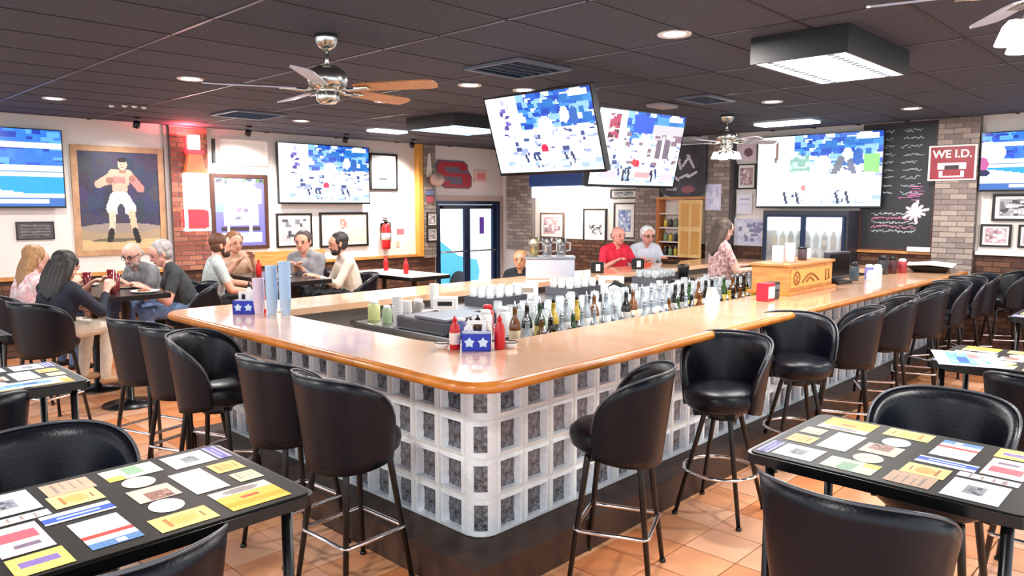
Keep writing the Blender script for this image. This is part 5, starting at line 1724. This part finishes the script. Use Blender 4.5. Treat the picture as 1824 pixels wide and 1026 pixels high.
# foam cups, cartons and boxes around the stations
M_foam = mat('white_foam', (.93, .92, .91), .6)
foam = MB().lathe([(.028, 0), (.030, .002), (.040, .095), (.042, .097), (.0385, .095), (.027, .006)], 14).mesh('foam_cup', M_foam)
for x, y, n_, z, lb in ((1.02, 1.98, 9, .93, 'tall stack of white foam cups behind the ice bin'), (1.14, 2.02, 6, .93, 'short stack of white foam cups behind the ice bin'), (1.62, 1.16, 8, .92, 'stack of white foam cups at the left end of the island'),
                        (1.74, 2.40, 8, .96, 'stack of white foam cups at the left end of the back station')):
    t = thing('foam_cup_stack', lb, 'cups', (x, y, z), 0, 'stacks of white foam cups inside the bar')
    for q in range(n_):
        ob('foam_cup', foam, t, (0, 0, q * .016))
for x, y, z, w_, d_, h_, c, lb in ((1.66, 2.16, .96, .20, .14, .12, (.94, .92, .90), 'white carton with a dark mark on the left end of the back station'), (2.80, 2.30, .96, .24, .16, .14, (.93, .90, .88), 'cream carton on the back station between the glass racks'),
                                   (4.15, 2.28, .96, .26, .16, .12, (.95, .95, .95), 'long white carton on the back station before the man in red'), (1.28, 1.90, .93, .14, .12, .10, (.90, .72, .70), 'pinkish carton on the sink counter')):
    t = thing('carton', lb, 'carton', (x, y, z), RZC)
    part('carton_body', MB().cbox(-w_ / 2, w_ / 2, -d_ / 2, d_ / 2, 0, h_, .004), mat('carton_' + lb[:10], c, .6), t)
    part('carton_mark', MB().box(-w_ * .3, w_ * .3, -d_ / 2 - .0015, -d_ / 2 - .0003, h_ * .45, h_ * .75), M_black if 'dark' in lb else mat('tan_mark', (.7, .62, .55), .6), t)
# in front of the guests on the far bar top
for x, y, lb in ((5.72, 2.94, 'oval salmon coloured food basket in front of the man in red'), (6.36, 2.92, 'oval food basket in front of the white haired man')):
    t = thing('food_basket', lb, 'basket', (x, y, CT), RZC)
    bm2 = MB().lathe([(.07, 0), (.075, .002), (.105, .05), (.108, .052), (.10, .050), (.068, .006), (.003, .006)], 22)
    bm2.xf(Matrix.Diagonal((1.35, .9, 1, 1)))
    part('basket', bm2, mat('salmon_plastic', (.86, .42, .34), .4) if 'salmon' in lb else M_black, t)
    fd = MB()
    for q in range(7):
        fd.ball((r_.uniform(-.07, .07), r_.uniform(-.04, .04), .035), (.035, .025, .018), 0, 8, 5)
    part('food', fd, mat('fried_food', (.55, .34, .20), .6), t)
for x, y, lb in ((4.55, 2.78, 'black napkin holder on the far bar top right of the stainless box'), (5.35, 2.76, 'black napkin holder on the far bar top before the man in red')):
    t = thing('napkin_holder', lb, 'napkin holder', (x, y, CT), RZC)
    part('holder', MB().cbox(-.075, .075, -.045, .045, 0, .13, .01), M_black, t)
    part('napkin', MB().box(-.02, .03, -.049, -.0455, .025, .105), M_cap, t)

# =================================================================== PEOPLE
def capsule(mb, a, ra, b, rb, seg=12):
    a, b = Vector(a), Vector(b)
    d = b - a
    if d.length < 1e-5:
        mb.ball(a, ra, 0, seg, 8)
        return
    t = d.normalized()
    u = Vector((0, 0, 1)) if abs(t.z) < .9 else Vector((1, 0, 0))
    u = (u - t * u.dot(t)).normalized()
    v = t.cross(u)
    rows = [(a - t * ra * math.cos(q), ra * math.sin(q)) for q in (.08, .5, 1.0, PI / 2)] + [(b + t * rb * math.cos(q), rb * math.sin(q)) for q in (PI / 2, 1.0, .5, .08)]
    vs_ = [c + u * (r * math.cos(2 * PI * k / seg)) + v * (r * math.sin(2 * PI * k / seg)) for c, r in rows for k in range(seg)]
    fs = [(i * seg + k, i * seg + (k + 1) % seg, (i + 1) * seg + (k + 1) % seg, (i + 1) * seg + k) for i in range(len(rows) - 1) for k in range(seg)]
    fs += [tuple(range(seg))[::-1], tuple((len(rows) - 1) * seg + k for k in range(seg))]
    mb.add(vs_, fs, 0, True)


def cloth(name, c, c2=None, scale=20, rough=.8):
    return mat('cloth_' + name, c, rough, col2=c2, nscale=scale) if c2 else mat('cloth_' + name, c, rough, noise=.08, nscale=25)


SHOE = mat('cloth_shoe', (.12, .10, .09), .5)
FACE_DK = mat('face_dark', (.16, .10, .08), .5)
LIP = mat('face_lip', (.62, .32, .30), .5)


def person(label, x, y, deg, seat=.78, lean=.18, head=(0, 0), hands=((.36, .16, .34), (.36, -.16, .34)), shirt=None, pants=None, skin=(.80, .58, .48), hair=(.2, .14, .1), style='short',
           sleeve='short', stand=False, sc=1.0, beard=None, shoe=None, knee_out=.13, glasses=False, zoff=0.0, hip_h=.93, spine=.93):
    t = thing('person', label, 'person', (x, y, zoff), rad(deg))
    caps = []     # a, ra, b, rb, material slot

    def C(a, ra, b, rb, m):
        caps.append((Vector(a), ra, Vector(b), rb, m))
    SKIN, SHIRT, PANTS, SHO = 0, 1, 2, 3
    hz = hip_h if stand else seat + .072
    hip = Vector((0, 0, hz))
    Rl = Matrix.Rotation(lean, 3, 'Y')

    def T(dx, dy, dz):
        return hip + Rl @ Vector((dx, dy, dz * (1.0 if stand else spine)))
    for s_ in (-1, 1):
        C((-.01, s_ * .085, hz), .108, (.0, s_ * .075, hz + .06), .105, PANTS)
        C(T(0, s_ * .068, .10), .112, T(.005, s_ * .085, .33), .115, SHIRT)
        C(T(0, s_ * .085, .33), .110, T(-.01, s_ * .11, .42), .082, SHIRT)
        C(T(-.01, s_ * .04, .475), .058, T(-.01, s_ * .175, .425), .066, SHIRT)
    C(T(.02, 0, .10), .10, T(.03, 0, .34), .095, SHIRT)
    nk = T(-.005, 0, .47)
    hd = T(.0, 0, .47) + Matrix.Rotation(lean * .75, 3, 'Y') @ Vector((.030, 0, .160))
    C(nk, .058, hd + Vector((-.012, 0, -.06)), .052, SKIN)
    Rh = Matrix.Rotation(rad(head[0]), 3, 'Z') @ Matrix.Rotation(rad(head[1]), 3, 'Y')

    def H(a, b, c):
        return hd + Rh @ Vector((a, b, c))
    C(H(-.022, 0, .03), .090, H(.012, 0, .025), .088, SKIN)
    C(H(.020, 0, -.01), .078, H(.036, 0, -.072), .052, SKIN)
    C(H(.088, 0, .0), .010, H(.106, 0, -.030), .015, SKIN)
    for s_ in (-1, 1):
        C(H(-.005, s_ * .086, .01), .016, H(-.005, s_ * .088, -.025), .012, SKIN)
        C(H(.02, s_ * .045, -.05), .035, H(.045, s_ * .02, -.08), .03, SKIN)
    l1, l2 = .285, .255
    for i, s_ in enumerate((1, -1)):
        sh = T(-.01, s_ * .185, .415)
        hf, hl, hzr = hands[i]
        tg = Vector((hf, hl, hz + hzr))
        d = tg - sh
        L = min(d.length, l1 + l2 - .01)
        n_ = d.normalized()
        tg = sh + n_ * L
        a_ = (l1 * l1 - l2 * l2 + L * L) / (2 * L)
        h_ = math.sqrt(max(l1 * l1 - a_ * a_, 0))
        hint = Vector((-.35, s_ * .55, -1))
        hint = (hint - n_ * hint.dot(n_)).normalized()
        el = sh + n_ * a_ + hint * h_
        mid = sh.lerp(el, .62)
        C(sh, .062, mid, .053, SHIRT)
        C(mid, .050 if sleeve == 'short' else .053, el, .045 if sleeve == 'short' else .05, SKIN if sleeve == 'short' else SHIRT)
        C(el, .043, tg.lerp(el, .25), .034, SKIN if sleeve == 'short' else SHIRT)
        C(tg.lerp(el, .25), .032, tg, .027, SKIN)
        f = (tg - el).normalized()
        side = f.cross(Vector((0, 0, 1)))
        side = side.normalized() if side.length > .1 else Vector((0, 1, 0))
        up_ = side.cross(f)
        for q in (-1, 0, 1):
            C(tg + side * (.014 * q), .022, tg + f * .075 + side * (.020 * q), .017, SKIN)
        for q, ln in enumerate((.058, .07, .066, .052)):
            o_ = (q - 1.5) * .021
            b0 = tg + f * .085 + side * o_
            b1 = b0 + f * (ln * .55) - up_ * .012
            b2 = b1 + f * (ln * .35) - up_ * .028
            C(b0, .0105, b1, .010, SKIN)
            C(b1, .010, b2, .009, SKIN)
        th = tg + f * .02 + side * (-s_ * .026)
        C(th, .014, th + f * .035 - side * (s_ * .026) - up_ * .008, .012, SKIN)
        C(th + f * .035 - side * (s_ * .026) - up_ * .008, .012, th + f * .065 - side * (s_ * .024) - up_ * .018, .0095, SKIN)
    for s_ in (-1, 1):
        if stand:
            kn, an = Vector((.03, s_ * .10, .49)), Vector((-.01, s_ * .10, .09))
        else:
            kn, an = Vector((.42, s_ * knee_out, seat + .05)), Vector((.36, s_ * (knee_out + .01), .37))
        C((.0, s_ * .09, hz - .015), .098, kn, .064, PANTS)
        C(kn, .062, kn.lerp(an, .4), .058, PANTS)
        C(kn.lerp(an, .4), .058, an, .043, PANTS)
        C(an + Vector((-.02, 0, -.05)), .036, an + Vector((.14, s_ * .02, -.065)), .030, SHO)
    mb = MB()
    for a, ra, b, rb, m in caps:
        capsule(mb, a, ra, b, rb)
    me = mb.mesh('body_raw')
    tmp = bpy.data.objects.new('tmp', me)
    COL.objects.link(tmp)
    rm = tmp.modifiers.new('r', 'REMESH')
    rm.mode = 'VOXEL'
    rm.voxel_size = .0095
    sm = tmp.modifiers.new('s', 'SMOOTH')
    sm.iterations = 4
    sm.factor = .5
    dg = bpy.context.evaluated_depsgraph_get()
    bm_ = bpy.data.meshes.new_from_object(tmp.evaluated_get(dg))
    bpy.data.objects.remove(tmp)
    bpy.data.meshes.remove(me)
    bm_.name = 'body'
    bm_.materials.clear()
    sk = mat('skin_%02d%02d%02d' % tuple(int(c * 99) for c in skin), skin, .5, noise=.06, nscale=18)
    for m in (sk, shirt, pants, shoe or SHOE):
        bm_.materials.append(m)
    co = np.empty(len(bm_.vertices) * 3)
    bm_.vertices.foreach_get('co', co)
    co = co.reshape(-1, 3)
    best = np.full(len(co), 1e9)
    slot = np.zeros(len(co), int)
    for a, ra, b, rb, m in caps:
        A, B = np.array(a), np.array(b)
        d = B - A
        k = np.clip(((co - A) @ d) / max(d @ d, 1e-9), 0, 1)
        ds = np.linalg.norm(co - (A + k[:, None] * d), axis=1) - (ra + (rb - ra) * k)
        w_ = ds < best - 1e-4
        best[w_] = ds[w_]
        slot[w_] = m
    lv = np.empty(len(bm_.loops), int)
    bm_.loops.foreach_get('vertex_index', lv)
    ls = np.empty(len(bm_.polygons), int)
    bm_.polygons.foreach_get('loop_start', ls)
    bm_.polygons.foreach_set('material_index', slot[lv[ls]])
    bm_.polygons.foreach_set('use_smooth', [True] * len(bm_.polygons))
    o = ob('body', bm_, t)
    # face
    q = Rh.to_quaternion().to_euler()
    fm = MB()
    for s_ in (-1, 1):
        fm.ball(H(.086, s_ * .034, .004), (.010, .014, .009), 0, 8, 6, q)
        fm.ball(H(.090, s_ * .034, .026), (.009, .022, .005), 0, 8, 5, q)
    fm.ball(H(.084, 0, -.066), (.010, .026, .007), 1, 10, 5, q)
    part('face_detail', fm, [FACE_DK, LIP], t)
    if glasses:
        g = MB()
        for s_ in (-1, 1):
            g.tube([H(.104, s_ * .034 + .022 * math.cos(a), .002 + .018 * math.sin(a)) for a in [2 * PI * k / 12 for k in range(12)]], .003, 5, closed=True)
            g.tube([H(.102, s_ * .056, .006), H(.0, s_ * .094, .012)], .003, 5)
        part('glasses', g, M_black, t)
    if style != 'none':
        hm = mat('hair_%02d%02d%02d' % tuple(int(c * 99) for c in hair), hair, .55, noise=.3, nscale=40, bump=.4)
        hb = MB()
        if style in ('short', 'long'):
            hb.ball(H(-.034, 0, .048), (.102, .098, .090), 0, 18, 12, q)
            hb.ball(H(-.040, 0, .0), (.078, .094, .085), 0, 16, 10, q)
            for s_ in (-1, 1):
                hb.ball(H(.012, s_ * .082, .040), (.03, .016, .045), 0, 10, 7, q)
        if style == 'fringe':
            hb.ball(H(-.045, 0, -.005), (.070, .096, .065), 0, 16, 10, q)
        if style == 'long':
            for s_ in (-1.6, -.8, 0, .8, 1.6):
                p0, p1, p2 = H(-.05, s_ * .050, .02), H(-.075, s_ * .058, -.12), H(-.085, s_ * .055, -.33 + abs(s_) * .03)
                hb.tube([p0, p0.lerp(p1, .5), p1, p1.lerp(p2, .5), p2], [.05, .052, .048, .04, .018], 10)
        ho = part('hair', hb, hm, t)
        if style == 'long':
            rh = ho.modifiers.new('r', 'REMESH')
            rh.mode = 'VOXEL'
            rh.voxel_size = .010
            rh.use_smooth_shade = True
            s2 = ho.modifiers.new('s', 'SMOOTH')
            s2.iterations = 3
        if beard:
            bd = MB()
            bd.ball(H(.046, 0, -.092), (.050, .050, .036), 0, 14, 8, q)
            bd.ball(H(.086, 0, -.052), (.014, .030, .008), 0, 10, 6, q)
            for s_ in (-1, 1):
                bd.ball(H(.040, s_ * .040, -.078), (.044, .028, .036), 0, 10, 7, q)
                bd.ball(H(.012, s_ * .070, -.045), (.022, .014, .042), 0, 10, 7, q)
            part('beard', bd, mat('beard_%02d%02d%02d' % tuple(int(c * 99) for c in beard), beard, .7, noise=.3, nscale=40), t)
    return t


GREY_T = cloth('grey', (.42, .43, .44), (.52, .52, .53), 30)
DENIM = cloth('denim', (.32, .40, .55), (.42, .50, .64), 30)
DARKP = cloth('dark_trousers', (.12, .12, .14))
GS = 'black stools under the seated guests'


def guest_stool(x, y, deg, lab):
    d = rad(deg)
    stool(x, y, deg, 'black bucket stool under ' + lab, GS)


# the long table at the left
guest_stool(-.70, 4.50, 20, 'the woman in navy')
person('woman in a navy top and pale trousers eating with her back turned', -.66, 4.50, 20, .745, .26, (8, 22), ((.40, .10, .30), (.42, -.14, .30)), cloth('navy', (.085, .095, .15), (.12, .13, .20), 14), cloth('khaki', (.78, .72, .65), (.84, .79, .72), 14),
       (.84, .62, .54), (.13, .10, .09), 'long', 'long', spine=.80, shoe=mat('tan_sandal', (.66, .52, .38), .6))
guest_stool(-.72, 5.42, 5, 'the blonde woman')
person('blonde woman in a white patterned top behind the woman in navy', -.66, 5.42, 5, .75, .24, (-5, 14), ((.40, .10, .28), (.40, -.12, .28)), cloth('white_floral', (.93, .90, .90), (.86, .60, .62), 26), DENIM, (.85, .64, .56), (.62, .46, .30), 'long', spine=.82)
guest_stool(.66, 5.72, 186, 'the bald man in grey')
person('balding man in a grey shirt bending over his meal at the left table', .64, 5.72, 196, .76, .42, (20, 24), ((.42, .10, .24), (.42, -.12, .24)), GREY_T, DENIM, (.86, .64, .57), (.66, .60, .58), 'fringe', beard=(.62, .56, .54), glasses=True, spine=.86)
guest_stool(.70, 4.96, 170, 'the man in the dark shirt')
person('grey haired man in a dark shirt and jeans leaning over the left table', .70, 4.96, 165, .76, .42, (10, 20), ((.42, .12, .22), (.42, -.10, .22)), cloth('charcoal', (.17, .18, .19), (.23, .24, .25), 20), DENIM, (.86, .62, .55), (.62, .59, .59), 'short')
# the table under the television
guest_stool(1.05, 5.34, -12, 'the bearded man in pale checks')
person('bearded man in a pale checked shirt sitting sideways left of the framed jersey', 1.08, 5.34, -14, .76, .18, (-8, 6), ((.46, .02, .14), (.40, -.16, .08)), cloth('pale_check', (.78, .80, .79), (.62, .66, .66), 34), DARKP, (.84, .60, .50), (.36, .20, .13), 'short', beard=(.26, .16, .11))
guest_stool(1.76, 6.30, 270, 'the half hidden guest')
person('half hidden guest behind the bearded man in pale checks', 1.76, 6.28, 270, .75, .2, (0, 10), ((.40, .08, .40), (.40, -.10, .36)), cloth('tan', (.72, .58, .48), (.80, .66, .56), 20), DARKP, (.86, .62, .52), (.55, .36, .24), 'short')
guest_stool(2.36, 5.44, 200, 'the man with clasped hands')
person('man in a grey jacket with clasped hands facing the viewer', 2.34, 5.42, 212, .77, .22, (6, 8), ((.27, .03, .28), (.27, -.03, .28)), cloth('grey_jacket', (.50, .50, .52), (.62, .61, .62), 12), DARKP, (.84, .60, .50), (.30, .24, .22), 'short', sleeve='long')
guest_stool(2.48, 4.68, 165, 'the man in the beige shirt')
person('dark haired bearded man in a beige shirt turned left beside the man in the jacket', 2.46, 4.68, 160, .77, .26, (4, 10), ((.44, .10, .22), (.42, -.10, .18)), cloth('beige', (.76, .70, .64), (.83, .78, .72), 16), DARKP, (.80, .56, .46), (.15, .11, .10), 'short', sleeve='long', beard=(.16, .11, .10))
# the far side of the bar
guest_stool(5.93, 3.56, 268, 'the man in red')
person('man in a red polo shirt sitting at the far side of the bar', 5.93, 3.56, 250, .785, .16, (0, 6), ((.36, .20, .26), (.36, -.20, .26)), cloth('red', (.80, .08, .18), (.86, .14, .26), 14), DARKP, (.86, .60, .54), (.60, .50, .46), 'fringe')
guest_stool(6.62, 3.56, 255, 'the white haired man')
person('white haired man in a pale blue shirt right of the man in red', 6.62, 3.56, 240, .785, .26, (0, 10), ((.36, .16, .24), (.38, -.14, .22)), cloth('pale_blue', (.78, .80, .86), (.84, .86, .90), 20), DENIM, (.86, .62, .56), (.92, .90, .89), 'short', glasses=True)
t = thing('dining_chair', 'low dark chair under the small seated figure by the door', 'chair', (5.18, 4.60, 0), rad(215))
part('seat', MB().cbox(-.2, .2, -.2, .2, .38, .43, .01), M_vinyl, t)
part('backrest', MB().cbox(-.22, -.18, -.2, .2, .50, .84, .01), M_vinyl, t)
for sx in (-.18, .18):
    for sy in (-.18, .18):
        part('leg', MB().tube([(sx, sy, .38), (sx, sy, 0)], .013, 8), M_blackmetal, t)
part('back_post', MB().tube([(-.2, -.18, .40), (-.2, -.18, .80)], .012, 8).tube([(-.2, .18, .40), (-.2, .18, .80)], .012, 8), M_blackmetal, t)
person('fair haired figure in a dark vest and white shirt seated low by the door', 5.18, 4.60, 215, .43, .05, (0, 0), ((.30, .12, .14), (.30, -.12, .14)), cloth('dark_vest', (.10, .11, .15)), DARKP, (.86, .62, .48), (.80, .58, .38), 'short', sleeve='long', sc=.9)
FLORAL = cloth('pink_floral', (.92, .80, .76), (.56, .30, .34), 34)
person('bartender with long brown hair and a pink floral top behind the bar', 5.45, 1.70, 318, 0, .04, (10, 14), ((.34, .14, .20), (.36, -.14, .18)), FLORAL, DARKP, (.86, .66, .58), (.30, .24, .20), 'long', stand=True, zoff=.012)

# napkins: white bag by the bartender
t = thing('white_bag', 'crumpled white paper bag standing on the inner bar edge before the bartender', 'bag', (2.95, .40, CT))
bgm = MB()
ptsb = [(-.06, -.03), (.06, -.035), (.065, .03), (-.055, .035)]
bgm.add([(x, y, 0) for x, y in ptsb] + [(x * .95 + .01, y * .9, .06) for x, y in ptsb] + [(x * .6 - .01, y * .5, .13) for x, y in ptsb],
        [(3, 2, 1, 0)] + [(i * 4 + k, i * 4 + (k + 1) % 4, i * 4 + 4 + (k + 1) % 4, i * 4 + 4 + k) for i in range(2) for k in range(4)] + [(8, 9, 10, 11)])
part('paper', bgm, mat('bag_paper', (.80, .79, .78), .7), t)
